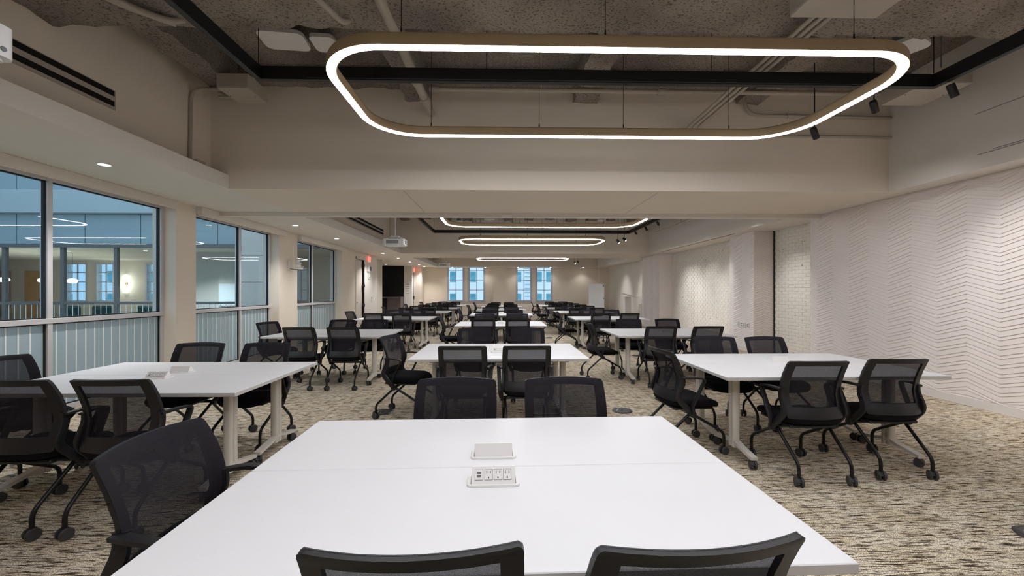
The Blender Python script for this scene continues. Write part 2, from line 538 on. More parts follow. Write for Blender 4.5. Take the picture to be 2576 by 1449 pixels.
def chevron_panel(y_a, y_b, x_of, dirn, z_lo=.10, z_hi=ZC + .002):
    """one column of slanted laps; y_a..y_b along the wall; laps rise towards y_a if dirn > 0"""
    m = MB()
    rise = abs(y_b - y_a) * .32
    z = -.25
    while z < z_hi + .2:
        for hgt, start in ((.041, 0.0), (.068, .041)):
            lo, hi = z + start + .005, z + start + hgt - .005
            za, zb = (rise, 0) if dirn > 0 else (0, rise)
            q = [(y_a, lo + za), (y_b, lo + zb), (y_b, hi + zb), (y_a, hi + za)]
            q = [(y, min(max(zz, z_lo), z_hi)) for y, zz in q]
            if max(p[1] for p in q) - min(p[1] for p in q) < .002: continue
            base, top = x_of(0), x_of(1)
            # lap proud at its lower edge
            vs = [base(q[0]), base(q[1]), base(q[2]), base(q[3]), top(q[0]), top(q[1]), base((q[2][0], q[2][1])), base((q[3][0], q[3][1]))]
            vs = [base(q[0]), base(q[1]), base(q[2]), base(q[3]), top(q[0]), top(q[1]), x_of(.35)(q[2]), x_of(.35)(q[3])]
            m.add(vs, [(4, 5, 6, 7), (0, 1, 5, 4), (3, 7, 6, 2), (0, 4, 7, 3), (1, 2, 6, 5)])
        z += .109
    return m

REL = .0072
def on_room_face(x):
    return lambda t: (lambda p: (x + .006 - t * REL, p[0], p[1]))
def on_end_face(y, x0):
    return lambda t: (lambda p: (x0 + p[0], y - t * REL, p[1]))
yb = 7.44
peaks = []
m = chevron_panel(7.61, 7.44, on_room_face(XR), 1); m.build('chevron_panel', 'chevron_white', wr)
k = 0
while yb > 1.7:
    m = chevron_panel(yb, yb - .348, on_room_face(XR), -1 if k % 2 == 0 else 1)
    m.build('chevron_panel', 'chevron_white', wr)
    yb -= .348; k += 1
for (a, b), pk in (((9.35, 10.35), 9.82), ((15.07, 16.94), 15.70)):
    edges = [pk + .348 * i for i in range(-6, 7)]
    for i in range(len(edges) - 1):
        lo, hi = max(a, edges[i]), min(b, edges[i + 1])
        if hi - lo < .02: continue
        # laps rise towards the peak
        up = (i - 6) % 2 == 0       # column just beyond the peak
        chevron_panel(hi, lo, on_room_face(XR), -1 if up else 1).build('chevron_panel', 'chevron_white', wr)
    # end face towards the camera
    pkx = .20
    for lo, hi, up in ((0.0, pkx, False), (pkx, .49, True)):
        chevron_panel(lo, hi, on_end_face(a, XR + .006), -1 if not up else 1).build('chevron_panel', 'chevron_white', wr)

# painted brick in the recesses
mm = MB()
for a, b in ((7.61, 9.35), (10.35, 15.07), (16.94, YF - .35)):
    mm.box(XB - .0085, 6.6, a, b, 0, 3.0)
wbk = struct('wall_brick', mm, 'mortar_white')
def brick_mesh(l, h):
    return MB().bbox(-.03, .012, -l / 2, l / 2, -h / 2, h / 2, .0035)
BL, BH, CH = .2, .064, .0745
bm_full = brick_mesh(BL, BH).mesh('brick', 'brick_white')
rest = MB()
rng = random.Random(3)
n_br = 0
for a, b, single in ((7.61, 9.35, True), (10.35, 15.07, False), (16.94, YF - .35, False)):
    row = 0
    z = CH / 2
    while z < ZC + .04:
        y = a + (BL + .01) / 2 * (1 if row % 2 else 2) - .105
        while y < b + .02:
            lo, hi = max(a, y - BL / 2), min(b, y + BL / 2)
            if hi - lo > .03:
                dx = rng.uniform(-.0015, .002)
                if single and lo > 7.75:
                    o = link('brick', bm_full, wbk, (XB + .016 + dx, (lo + hi) / 2, z))
                    o.scale = (1, (hi - lo) / BL, 1)
                    o.rotation_euler = (rng.uniform(-.01, .01), 0, rng.uniform(-.004, .004))
                    n_br += 1
                else:
                    rest.box(XB - .014 + dx, XB + .02, lo, hi, z - BH / 2, z + BH / 2)
            y += BL + .01
        z += CH; row += 1
tag(rest.build('brick_field', 'brick_white', wbk), kind='stuff')

m = MB().box(XR - .012, XR + .02, Y0, 7.61, 0, .10)
m.box(XR - .012, XR + .02, 9.35, 10.35, 0, .10).box(XR - .012, XR + .02, 15.07, 16.94, 0, .10)
m.box(XR, 6.3, 9.335, 9.355, 0, .10).box(XR, 6.3, 15.055, 15.075, 0, .10)
struct('baseboard_right', m, 'baseboard_white')
m = MB()
for a, b in ((Y0, 3.1), (6.49, 6.90), (9.42, 10.25), (13.06, D1[0]), (D1[1] + .05, 16.62)):
    m.box(XL, XL + .014, a, b, 0, .10)
struct('baseboard_left', m, 'baseboard_white')
struct('trim_1', MB().box(6.245, 6.272, 9.315, 9.35, 0, 2.815), 'black_metal')     # dark joint where the pier meets the brick

# low ceilings and boxed beams
m = MB().box(-5.41, -3.72, Y0, YF, ZC, 3.0).box(-8.2, -5.41, 16.3, 22.9, ZC, 3.0)
struct('ceiling_soffit_left', m, 'soffit_paint')
struct('ceiling_soffit_right', MB().box(5.45, 6.6, Y0, YF, ZC, 3.0), 'soffit_paint')
struct('wall_upper_left', MB().box(-4.2, -3.96, Y0, YF, 3.0, ZS + .1), 'drywall')
wur = struct('wall_upper_right', MB().box(5.45, 5.7, Y0, YF, 3.0, ZS + .1), 'white_wall')
for y0_, y1_, z_ in ((2.2, 4.62, 3.36), (1.8, 4.45, 2.905), (1.8, 4.6, 2.885)):
    MB().box(5.447, 5.452, y0_, y1_, z_ + .095, z_ + .102).build('board_joint', 'grey_plastic', wur)
BEAMS = [(5.68, 7.34), (15.2, 17.2), (23.55, YF + .2)]
for i, (a, b) in enumerate(BEAMS):
    m = MB().box(-3.72, 5.45, a, b, ZC, ZS + .05).box(-3.97, -3.72, a, b, 3.0, ZS + .05)
    bo = struct('ceiling_beam', m, 'drywall')
    if i == 0:      # joints between the boards of the soffit
        for x in (-1.37, 2.2):
            MB().box(x - .003, x + .003, a + .08, b - .05, ZC - .0015, ZC + .002).build('board_joint', 'grey_plastic', bo)
m = MB().box(XL, XR + .45, 7.341, 7.46, 2.745, ZC - .001).box(-3.71, 5.44, 7.341, 7.46, ZC - .001, 2.98).box(-3.71, 5.44, 7.341, 7.46, 2.98, ZS)
struct('trim_2', m, 'soffit_paint')              # pocket track for a folding partition behind the first beam

# concrete structure above
ceil = struct('ceiling', MB().box(-4.2, 5.7, Y0, YF, ZS, ZS + .25), 'concrete')
MB().rough_box(-3.99, 5.48, 2.35, 3.70, 3.76, ZS + .02, .10, .022).build('concrete_beam', 'concrete', ceil, True)
MB().rough_box(-3.99, 5.48, 5.36, 5.70, 4.20, ZS + .02, .10, .02).build('concrete_beam', 'concrete', ceil, True)
for x in (-3.55, -1.15, 1.13, 3.42):
    MB().rough_box(x - .16, x + .16, 3.66, 5.70, 4.03, ZS + .02, .09, .02).build('joist', 'concrete', ceil, True)
for i in range(12):
    x = -3.55 + .755 * i
    MB().rough_box(x - .15, x + .15, 12.6, 15.22, 4.02 + .03 * math.sin(i * 2.1), ZS + .02, .13, .035).build('joist', 'concrete', ceil, True)

# ------------------------------------------------------------------ left glazing
for wi, (a, b, c) in enumerate(WINS):
    fr = MB()
    t = .055
    for y in (a, c - t / 2, b - t):
        fr.bbox(XG - .05, XG + .045, y, y + t, .0, 2.75, .004)
    fr.bbox(XG - .045, XG + .04, a, b, 2.695, 2.76, .004)
    fr.bbox(XG - .045, XG + .055, a, b, 1.045, 1.105, .004)
    fr.bbox(XG - .045, XG + .04, a, b, 0.0, .06, .004)
    fr.box(XG - .35, XG - .05, a, b, -.02, .03)
    w = struct('window_%d' % (wi + 1), fr, 'alu')
    g = MB()
    for y0, y1 in ((a + t, c - t / 2), (c + t / 2, b - t)):
        for z0, z1 in ((1.105, 2.695), (.06, 1.045)):
            s = .012
            g.box(XG - .02, XG + .02, y0, y0 + s, z0, z1).box(XG - .02, XG + .02, y1 - s, y1, z0, z1)
            g.box(XG - .02, XG + .02, y0, y1, z1 - s, z1).box(XG - .02, XG + .02, y0, y1, z0, z0 + s)
    g.build('gasket', 'gasket', w)
    for y0, y1 in ((a + t, c - t / 2), (c + t / 2, b - t)):
        MB().box(XG - .004, XG + .002, y0 + .01, y1 - .01, 1.11, 2.69).build('pane', 'glass', w)
        fp = MB().box(XG - .004, XG + .002, y0 + .01, y1 - .01, .065, 1.04).build('frosted_pane', 'frosted_glass', w)
        st = MB().box(-.0015, .0015, -.0075, .0075, -.482, .482).mesh('stripe', 'stripe_white')
        y = y0 + .07
        while y < y1 - .03:
            link('stripe', st, fp, (XG + .0045, y, .55)); y += .115
    # opening reveal on the far side
    MB().box(XL - .36, XL - .002, b - .002, b + .012, 0, 2.76).build('reveal', 'drywall', w)

# roller-shade cassettes over the windows
def cassette(a, b, x1, label):
    t = thing('shade_cassette', label, 'roller shade', (XL, (a + b) / 2, 2.70), 0, 'roller shade cassettes over the windows')
    hl = (b - a) / 2
    MB().bbox(.001, x1, -hl, hl, 0, .114, .003).build('fascia', 'soffit_paint', t)
    MB().bbox(.004, x1 - .012, -hl + .02, hl - .02, -.016, .004, .002).build('shade_bar', 'drywall', t)
    for s in (-1, 1):
        MB().bbox(.001, x1 - .002, s * (hl + .004) - .004, s * (hl + .004) + .004, .0, .112, .001).build('end_cap', 'white_plastic', t)
cassette(2.9, 6.48, .03, 'cream roller shade cassette over the nearest window')
cassette(6.92, 9.62, .09, 'cream roller shade cassette over the middle window')
cassette(10.30, 13.30, .09, 'cream roller shade cassette over the window beside the door')

# ------------------------------------------------------------------ far windows
for i, (a, b) in enumerate(FW):
    fr = MB()
    y = YF + .06
    fr.bbox(a - .06, a + .05, YF - .02, y + .05, .80, 2.85, .004).bbox(b - .05, b + .06, YF - .02, y + .05, .80, 2.85, .004)
    fr.bbox(a - .08, b + .08, YF - .05, y + .05, .80, .90, .006)
    w = struct('window_%d' % (4 + i), fr, 'window_paint')
    mu = MB().box((a + b) / 2 - .017, (a + b) / 2 + .017, y - .01, y + .03, .9, 3.2)
    for z in (1.50, 2.085, 2.668):
        mu.box(a + .05, b - .05, y - .01, y + .03, z - .018, z + .018)
    mu.build('muntin', 'window_paint', w)
    zs = (.9, 1.50, 2.085, 2.668, 3.19)
    for k in range(4):
        for s in range(2):
            x0, x1 = (a + .05, (a + b) / 2 - .017) if s == 0 else ((a + b) / 2 + .017, b - .05)
            MB().box(x0, x1, y + .008, y + .012, zs[k] + .018, zs[k + 1] - .018).build('pane', 'glass_clear', w)

# ------------------------------------------------------------------ doors
m = MB().box(XL - .30, XL + .02, D1[0] - .05, D1[0], 0, 2.62).box(XL - .30, XL + .02, D1[1], D1[1] + .05, 0, 2.62)
m.box(XL - .30, XL + .02, D1[0] - .05, D1[1] + .05, 2.56, 2.62)
d1 = struct('door_1', m, 'white_wall')
leaf = MB().bbox(XL - .11, XL - .065, D1[0] + .005, D1[1] - .03, .01, 2.55, .004).build('door_leaf', 'lounge_wall', d1)
MB().box(XL - .06, XL - .012, D1[1] - .03, D1[1] - .002, .01, 2.55).build('dark_reveal', 'slot_black', d1)
for z in (2.36, 1.62, .92, .2):
    MB().bbox(XL - .05, XL + .03, D1[1] - .075, D1[1] + .02, z - .055, z + .055, .004).build('hinge', 'black_metal', d1)
MB().bbox(XL - .065, XL - .03, D1[0] + .06, D1[0] + .22, 1.0, 1.05, .006).build('handle', 'black_metal', leaf)

d2 = struct('door_2', MB().box(XL, XL + .03, 22.98, 23.02, 0, 2.5).box(XL, XL + .03, 23.46, 23.5, 0, 2.5).box(XL, XL + .03, 22.98, 23.5, 2.46, 2.5), 'white_wall')
lf = MB().bbox(XL + .002, XL + .022, 23.02, 23.46, .01, 2.46, .003).build('door_leaf', 'alu_dark', d2)
MB().bbox(XL + .02, XL + .07, 23.36, 23.42, .98, 1.16, .008).build('handle', 'black_metal', lf)

# ------------------------------------------------------------------ atrium beyond the left glazing
YA = 12.3
m = MB().box(-26, -16.6, 2.0, YA, -.3, 7.0)
struct('wall_atrium_side', m, 'atrium_panel')
struct('ground_atrium', MB().box(-17, -5.41, -4, YA, -.35, -.15), 'lounge_wall')
aw = struct('wall_atrium', MB().box(-16.6, -5.41, YA + .02, YA + .2, 2.72, 4.9), 'atrium_panel')
for x0, x1 in ((-16.6, -14.1), (-14.1, -12.16), (-12.16, -10.57), (-10.57, -8.36), (-8.36, -5.41)):
    MB().bbox(x0 + .012, x1 - .012, YA - .03, YA + .02, 2.80, 3.66, .004).build('panel', 'atrium_panel', aw)
    MB().bbox(x0 + .012, x1 - .012, YA - .03, YA + .02, 4.36, 4.9, .004).build('panel', 'atrium_panel', aw)
MB().bbox(-16.6, -5.41, YA - .22, YA + .02, 3.68, 4.33, .01).build('ledge', 'atrium_ledge', aw)
MB().bbox(-16.6, -5.41, YA - .10, YA + .02, 2.69, 2.79, .006).build('head_channel', 'alu_dark', aw)

fr = MB()
bars = (-16.55, -14.45, -12.80, -11.28, -9.2, -7.3)
for x in bars:
    fr.bbox(x - .05, x + .05, YA - .05, YA + .05, 0, 2.7, .005)
fr.bbox(-16.6, -7.3, YA - .04, YA + .04, 1.04, 1.12, .005).bbox(-16.6, -7.3, YA - .04, YA + .04, 0, .08, .005)
w = struct('window_8', fr, 'alu_dark')
for i in range(5):
    x0, x1 = bars[i] + .05, bars[i + 1] - .05
    MB().box(x0, x1, YA - .003, YA + .003, 1.12, 2.7).build('pane', 'glass_clear', w)
    MB().box(x0, x1, YA - .003, YA + .003, .08, 1.04).build('pane', 'glass_clear', w)
    st = MB().box(-.009, .009, -.002, .002, -.47, .47).mesh('stripe', 'stripe_white')
    x = x0 + .06
    while x < x1 - .03:
        link('stripe', st, w, (x, YA - .006, .56)); x += .16
# beige partition and white panel in the corner by the middle window
m = MB().box(-11.0, -8.3, 14.5, 14.65, 0, 2.78).box(-9.8, -8.3, 14.42, 14.5, 0, 2.78)
wp = struct('wall_atrium_right', m, 'lounge_wall')
wb2 = MB().bbox(-9.75, -9.0, 14.375, 14.415, .93, 1.68, .004).build('whiteboard', 'whiteboard', None)
tag(wb2, 'pale board on the beige wall seen through the middle window', 'whiteboard')
m = MB()
wq = struct('wall_atrium_pier', MB().box(-6.2, -5.42, 9.98, 10.15, -.2, 4.5), 'white_wall')
for z0, z1 in ((-.1, .72), (.73, 1.63), (1.64, 2.27), (2.28, 3.6)):
    MB().bbox(-6.22, -5.42, 9.955, 9.985, z0 + .006, z1 - .006, .003).build('panel', 'white_wall', wq)
# room past the glazed end: lounge
YLb = 18.4
LW = [(-19.05, -18.15), (-17.75, -17.0), (-15.6, -14.75), (-9.6, -8.9), (-8.6, -7.9)]
m = MB()
xs = [-27] + [v for p in LW for v in p] + [-5.41]
for i in range(0, len(xs), 2):
    m.box(xs[i], xs[i + 1], YLb, YLb + .25, 0, 3.1)
for a, b in LW:
    m.box(a, b, YLb, YLb + .25, 0, 1.0).box(a, b, YLb, YLb + .25, 2.64, 3.1)
m.box(-5.75, -5.42, 14.6, YLb, 0, 3.0)
struct('wall_lounge', m, 'lounge_wall')
struct('ceiling_lounge', MB().box(-27, -5.41, YA + .2, YLb + .25, 2.78, 2.95), 'soffit_paint')
struct('floor_lounge', MB().box(-27, -5.41, YA, YLb + .25, -.15, 0), 'carpet')
struct('wall_lounge_left', MB().box(-27.2, -27, YA, YLb + .2, 0, 3).box(-27, -16.6, YA, YA + .2, 0, 3), 'lilac_wall')
for i, (a, b) in enumerate(LW):
    fr = MB().bbox(a - .05, a + .04, YLb - .03, YLb + .1, .95, 2.66, .004).bbox(b - .04, b + .05, YLb - .03, YLb + .1, .95, 2.66, .004)
    fr.bbox(a - .05, b + .05, YLb - .05, YLb + .1, .94, 1.02, .004).bbox(a, b, YLb - .02, YLb + .1, 2.6, 2.66, .004)
    w = struct('window_%d' % (9 + i), fr, 'window_paint')
    mu = MB().box((a + b) / 2 - .018, (a + b) / 2 + .018, YLb + .04, YLb + .08, 1.0, 2.62)
    for z in (1.42, 1.83, 2.24):
        mu.box(a, b, YLb + .04, YLb + .08, z - .018, z + .018)
    mu.build('muntin', 'window_paint', w)
    MB().box(a, b, YLb + .055, YLb + .06, 1.0, 2.62).build('pane', 'glass_clear', w)
m = MB().bbox(-20.75, -20.0, YLb - .05, YLb - .005, 0, 2.3, .006)
d3 = struct('door_3', m, 'wood_door')
MB().bbox(-20.10, -20.03, YLb - .10, YLb - .05, .98, 1.08, .006).build('handle', 'black_metal', d3)
struct('trim_3', MB().bbox(-21.9, -21.35, YLb - .06, YLb - .005, 0, 2.3, .006), 'wood_panel')

# building across the street
bd = thing('exterior_building', 'pale office facade with teal windows seen through the far windows', 'building', (0, 50, 0))
MB().box(-70, 24, 0, 1.0, -6, 16).build('wall', 'facade_white', bd)
fx = [-6.0, -4.45, -3.55, 1.95, 4.45, 5.65] + [-1.5, 8.0, 10.0] + [-53.0, -51.2, -49.0, -46.5, -44.0, -41.5, -28, -25.8, -23.5]
wm = MB().bbox(-.42, .42, -.10, .02, -.72, .72, .02).mesh('window', 'facade_trim')
pm = MB().box(-.34, .34, -.115, -.09, -.64, .64).mesh('pane', 'facade_glass')
sm = MB().bbox(-.5, .5, -.22, .02, -.86, -.74, .02).mesh('sill', 'facade_trim')
for x in fx:
    for z in (-2.2, .5, 3.2, 5.9):
        wo = link('window', wm, bd, (x, 0, z))
        link('pane', pm, wo, (0, 0, 0)); link('sill', sm, wo, (0, 0, 0))
lm = MB().bbox(-.45, .45, -.12, .02, -.02, .02, .004).mesh('louvre', 'facade_glass')
for i in range(14):
    link('louvre', lm, bd, (3.15, 0, -1.6 + i * .48))

# ------------------------------------------------------------------ tables
def rrect(w, d, r, n=5):
    pts = []
    for cx, cy, a0 in ((w / 2 - r, d / 2 - r, 0), (-w / 2 + r, d / 2 - r, 90), (-w / 2 + r, -d / 2 + r, 180), (w / 2 - r, -d / 2 + r, 270)):
        for i in range(n + 1):
            a = math.radians(a0 + 90 * i / n)
            pts.append((cx + r * math.cos(a), cy + r * math.sin(a)))
    return pts

TW, TD, TZ = 1.829, .606, .74

def caster_mesh(name, r, hub):
    m = MB()
    for s in (-1, 1):
        m.lathe([(r * .55, s * .010), (r * .96, s * .010), (r, s * .013), (r, s * .023), (r * .9, s * .027), (r * .2, s * .026)], (0, 0, r), 'x', 18, 0 if hub is None else 1)
    m.lathe([(r * .42, -.024), (r * .42, .024)], (0, 0, r), 'x', 12)
    m.prism_x([(-r * .75, r * 1.05), (-r * .2, r * 1.75), (r * .5, r * 1.6), (r * .8, r * 1.05), (r * .3, r * .8), (-r * .3, r * .8)], -.009, .009)
    m.lathe([(.008, r * 1.1), (.008, r * 2.1)], (0, 0, 0), 'z', 10)
    return m.mesh(name, ['caster_black', 'caster_grey'], True)

TC = caster_mesh('caster', .034, 1)

def make_table():
    t = thing('caster_table', 'x', 'table', group='white tables pushed together in pairs')
    m = MB()
    m.bbox(-TW / 2, TW / 2, -TD / 2, TD / 2, TZ - .028, TZ, .0025)
    # edge band faces get the second material
    m.m = [0] * len(m.f)
    for i, f in enumerate(m.f):
        n = Vector(m.v[f[1]]) - Vector(m.v[f[0]])
        zz = [m.v[j][2] for j in f]
        if min(zz) < TZ - .004: m.m[i] = 1
    m.build('tabletop', ['table_white', 'table_edge'], t)
    MB().bbox(-.62, .62, -.03, .03, TZ - .085, TZ - .03, .004).build('crossbar', 'leg_white', t)
    for s in (-1, 1):
        x = s * (TW / 2 - .23)
        m = MB()
        # column: two rounded ribs with a groove
        for yy in (-.025, .025):
            sec = []
            for i in range(14):
                a = 2 * math.pi * i / 14
                sec.append((.030 * math.copysign(abs(math.cos(a)) ** .7, math.cos(a)) + x, .022 * math.copysign(abs(math.sin(a)) ** .7, math.sin(a)) + yy))
            m.prism(sec, .085, TZ - .05)
        m.box(x - .018, x + .018, -.03, .03, .09, TZ - .055)
        m.bbox(x - .035, x + .035, -.20, .20, TZ - .055, TZ - .0285, .004)
        lg = m.build('leg', 'leg_white', t, True)
        # arched foot
        pts = [(x, -.285, .086), (x, -.24, .092), (x, -.10, .115), (x, -.035, .135), (x, .035, .135), (x, .10, .115), (x, .24, .092), (x, .285, .086)]
        sec = [(-.027, -.012), (.027, -.012), (.027, .012), (.02, .016), (-.02, .016), (-.027, .012)]
        MB().sweep(pts, sec, side=(1, 0, 0)).build('foot', 'leg_white', lg, True)
        for yy in (-.265, .265):
            c = link('caster', TC, lg, (x, yy, 0), .5 * s + (1.1 if yy > 0 else .2))
    # pop-up power unit in the top
    pu_y = .185
    m = MB()
    out = rrect(.186, .098, .016)
    inn = rrect(.160, .074, .004)
    n = len(out)
    vs = [(x, y + pu_y, TZ + .0005) for x, y in out] + [(x * .985, y * .97 + pu_y, TZ + .006) for x, y in out] + [(x, y + pu_y, TZ + .006) for x, y in inn] + [(x, y + pu_y, TZ + .0008) for x, y in inn]
    fs = []
    for r in range(3):
        for i in range(n):
            j = (i + 1) % n
            fs.append((r * n + i, r * n + j, (r + 1) * n + j, (r + 1) * n + i))
    m.add(vs, fs)
    pu = m.build('power_unit', 'socket_plate', t, True)
    MB().box(-.08, .08, pu_y - .037, pu_y + .037, TZ + .0003, TZ + .0012).build('well', 'grey_plastic', pu)
    pr = [(pu_y - .036, TZ + .001), (pu_y - .036, TZ + .006), (pu_y + .004, TZ + .050), (pu_y + .012, TZ + .050), (pu_y + .034, TZ + .006), (pu_y + .034, TZ + .001)]
    MB().prism_x(pr, -.077, .077).build('lid', 'socket_plate', pu)
    # sockets lie on the sloping face towards -y
    a0 = Vector((0, pu_y - .036, TZ + .006)); up = (Vector((0, pu_y + .004, TZ + .050)) - a0); hgt = up.length; up.normalize()
    nrm = Vector((1, 0, 0)).cross(up)
    def slab(m, cx, ch, w, h, t0, t1, mi):
        vs = []
        for t_ in (t0, t1):
            for (sx, sy) in ((-1, -1), (1, -1), (1, 1), (-1, 1)):
                vs.append(a0 + Vector((cx + sx * w / 2, 0, 0)) + up * (ch + sy * h / 2) + nrm * t_)
        m.add(vs, [(3, 2, 1, 0), (4, 5, 6, 7), (0, 1, 5, 4), (1, 2, 6, 5), (2, 3, 7, 6), (3, 0, 4, 7)], mi)
    for i, cx in enumerate((-.051, -.017, .016, .049)):
        m = MB()
        slab(m, cx, hgt * .52, .0285, .037, .0002, .0008, 1)
        slab(m, cx, hgt * .52, .0265, .035, .0003, .0016, 0)
        if i == 0:
            for dh in (.006, -.006):
                slab(m, cx, hgt * .52 + dh, .0135, .007, .0012, .0020, 1)
                slab(m, cx, hgt * .52 + dh, .0105, .0035, .0014, .0023, 2)
        else:
            slab(m, cx - .0065, hgt * .52 + .008, .0026, .011, .0012, .0021, 1)
            slab(m, cx + .0065, hgt * .52 + .008, .0024, .009, .0012, .0021, 1)
            slab(m, cx, hgt * .52 - .010, .0046, .005, .0012, .0021, 1)
        m.build('usb_port' if i == 0 else 'socket', ['socket_plate', 'slot_dark', 'grey_plastic'], pu)
    return t

# ------------------------------------------------------------------ chairs
def make_chair():
    """nesting chair, +y forward, origin on the floor"""
    t = thing('mesh_chair', 'x', 'chair')
    ZB = [(.455, -.205), (.50, -.195), (.56, -.172), (.64, -.152), (.72, -.163), (.80, -.193), (.86, -.224), (.903, -.250)]
    def prof(z):
        for (z0, y0), (z1, y1) in zip(ZB, ZB[1:]):
            if z <= z1:
                s = (z - z0) / (z1 - z0)
                return y0 + (y1 - y0) * s
        return ZB[-1][1]
    z_lo, z_hi = .465, .900
    def halfw(z):
        v = (z - z_lo) / (z_hi - z_lo)
        w = .212 + .022 * math.sin(math.pi * min(1, v * 1.0) * .75)
        for edge, r in ((z_hi - z, .016), (z - z_lo, .012)):
            if edge < r:
                w -= r * .7 - .7 * math.sqrt(max(0, r * r - (r - edge) ** 2))
        return w
    def pt(u, z, off):
        y = prof(z) + .045 * u * u + off
        # the top rail bows up slightly in the middle
        zz = z + (.006 * (1 - u * u) if z > .85 else 0)
        return (u * halfw(z), y, zz)
    us = [-1, -.93, -.83, -.78, -.5, -.25, 0, .25, .5, .78, .83, .93, 1]
    zs = [z_lo, .475, .49, .51, .535, .55, .60, .64, .68, .72, .76, .80, .84, .862, .868, .885, .895, z_hi]
    nu, nz = len(us), len(zs)
    hole_u, hole_z = (3, 9), (5, 13)
    # frame ring with an opening
    m = MB()
    vs = [pt(u, z, 0.0) for z in zs for u in us] + [pt(u, z, -.017) for z in zs for u in us]
    fs = []
    o = nu * nz
    for k in range(nz - 1):
        for i in range(nu - 1):
            if hole_u[0] <= i < hole_u[1] and hole_z[0] <= k < hole_z[1]: continue
            a, b, c, d = k * nu + i, k * nu + i + 1, (k + 1) * nu + i + 1, (k + 1) * nu + i
            fs.append((a, d, c, b)); fs.append((o + a, o + b, o + c, o + d))
    for i in range(nu - 1):
        fs.append((i, i + 1, o + i + 1, o + i)); q = (nz - 1) * nu
        fs.append((q + i + 1, q + i, o + q + i, o + q + i + 1))
    for k in range(nz - 1):
        a, d = k * nu, (k + 1) * nu
        fs.append((d, a, o + a, o + d)); a += nu - 1; d += nu - 1
        fs.append((a, d, o + d, o + a))
    for i in range(*hole_u):
        a = hole_z[0] * nu + i; fs.append((a + 1, a, o + a, o + a + 1))
        a = hole_z[1] * nu + i; fs.append((a, a + 1, o + a + 1, o + a))
    for k in range(*hole_z):
        a = k * nu + hole_u[0]; d = a + nu; fs.append((a, d, o + d, o + a))
        a = k * nu + hole_u[1]; d = a + nu; fs.append((d, a, o + a, o + d))
    m.add(vs, fs)
    m.build('back_frame', 'chair_plastic', t, True)
    # knit stretched over the front
    m = MB()
    u2 = [i / 8 - 1 for i in range(17)]
    z2 = [z_lo + .004, .48, .50, .55, .60, .65, .70, .75, .80, .85, .88, .893, z_hi + .002]
    vs = [pt(u * 1.004, z, .010 - (.008 if (abs(u) > .99 or z > .9 or z < .47) else 0)) for z in z2 for u in u2]
    fs = [(k * 17 + i, (k + 1) * 17 + i, (k + 1) * 17 + i + 1, k * 17 + i + 1) for k in range(len(z2) - 1) for i in range(16)]
    m.add(vs, fs)
    m.build('back_mesh', 'chair_mesh', t, True)
    # seat cushion
    m = MB()
    rings = []
    for (zo, sc) in ((-.052, .86), (-.046, .95), (-.025, 1.0), (-.008, .985), (.004, .93), (.010, .78), (.012, .4)):
        ring = []
        for i in range(28):
            a = 2 * math.pi * i / 28
            cx = math.copysign(abs(math.cos(a)) ** .45, math.cos(a)); sy = math.copysign(abs(math.sin(a)) ** .5, math.sin(a))
            x, y = .228 * cx * sc, .03 + .238 * sy * (1 - (1 - sc) * .9)
            drop = -.035 * max(0, (y - .12) / .15) ** 2 + .010 * max(0, (-y - .08) / .12)
            ring.append((x, y, .460 + zo + drop + .012 * (abs(x) / .228) ** 2))
        rings.append(ring)
    vs = [p for r in rings for p in r]
    fs = [(r * 28 + i, r * 28 + (i + 1) % 28, (r + 1) * 28 + (i + 1) % 28, (r + 1) * 28 + i) for r in range(len(rings) - 1) for i in range(28)]
    fs.append(tuple(range(27, -1, -1))); fs.append(tuple((len(rings) - 1) * 28 + i for i in range(28)))
    m.add(vs, fs)
    m.build('seat', 'seat_fabric', t, True)
    MB().bbox(-.19, .19, -.17, .19, .388, .412, .008).build('seat_pan', 'chair_plastic', t)
    MB().tube([(-.232, -.035, .368), (.232, -.035, .368)], .014, 10).build('cross_tube', 'chair_metal', t, True)
    flat = lambda w, h: [(-w, -h), (-w * .7, -h * 1.25), (w * .7, -h * 1.25), (w, -h), (w, h), (w * .7, h * 1.25), (-w * .7, h * 1.25), (-w, h)]
    for s in (-1, 1):
        # upright: from the side of the back down to the pivot
        p = fillet([(s * .222, -.122, .69), (s * .226, -.118, .63), (s * .232, -.172, .505), (s * .238, -.035, .362)], .05, 6)
        MB().sweep(p, flat(.011, .019), side=(1, 0, 0)).build('upright', 'chair_plastic', t, True)
        MB().lathe([(.028, -.014), (.030, -.008), (.030, .008), (.028, .014)], (s * .238, -.035, .366), 'x', 16).build('pivot', 'chair_plastic', t, True)
        # arm loop
        p = fillet([(s * .232, -.135, .678), (s * .262, -.04, .684), (s * .268, .065, .672), (s * .256, -.055, .425), (s * .243, -.035, .372)], .035, 6)
        MB().sweep(p, flat(.019, .0065), side=(1, 0, 0)).build('armrest', 'chair_plastic', t, True)
        # legs with twin-wheel casters
        for yy, xx, zb in ((.270, .215, .19), (-.270, .196, .155)):
            p = fillet([(s * (.218 if yy > 0 else .205), -.03 if yy > 0 else -.04, .362), (s * xx, yy, zb), (s * xx, yy, .062)], .05, 6)
            lg = MB().tube(p, .0125, 10).build('leg', 'chair_metal', t, True)
            link('caster', CC, lg, (s * xx, yy, 0), random.uniform(-.5, .5))
    return t
CC = caster_mesh('caster', .035, 1)

ORD = ('first', 'second', 'third', 'fourth', 'fifth', 'sixth')
COLN = {'L': 'window-side', 'C': 'middle-row', 'R': 'patterned-wall-side'}
used = {'t': False, 'c': False}
proto_t, proto_c = make_table(), make_chair()

def place(proto, key, loc, rotz, label, cat, group):
    o = copy_tree(proto) if used[key] else proto
    used[key] = True
    o.location = loc
    o.rotation_euler = (0, 0, rotz)
    tag(o, label, cat, group)
    return o

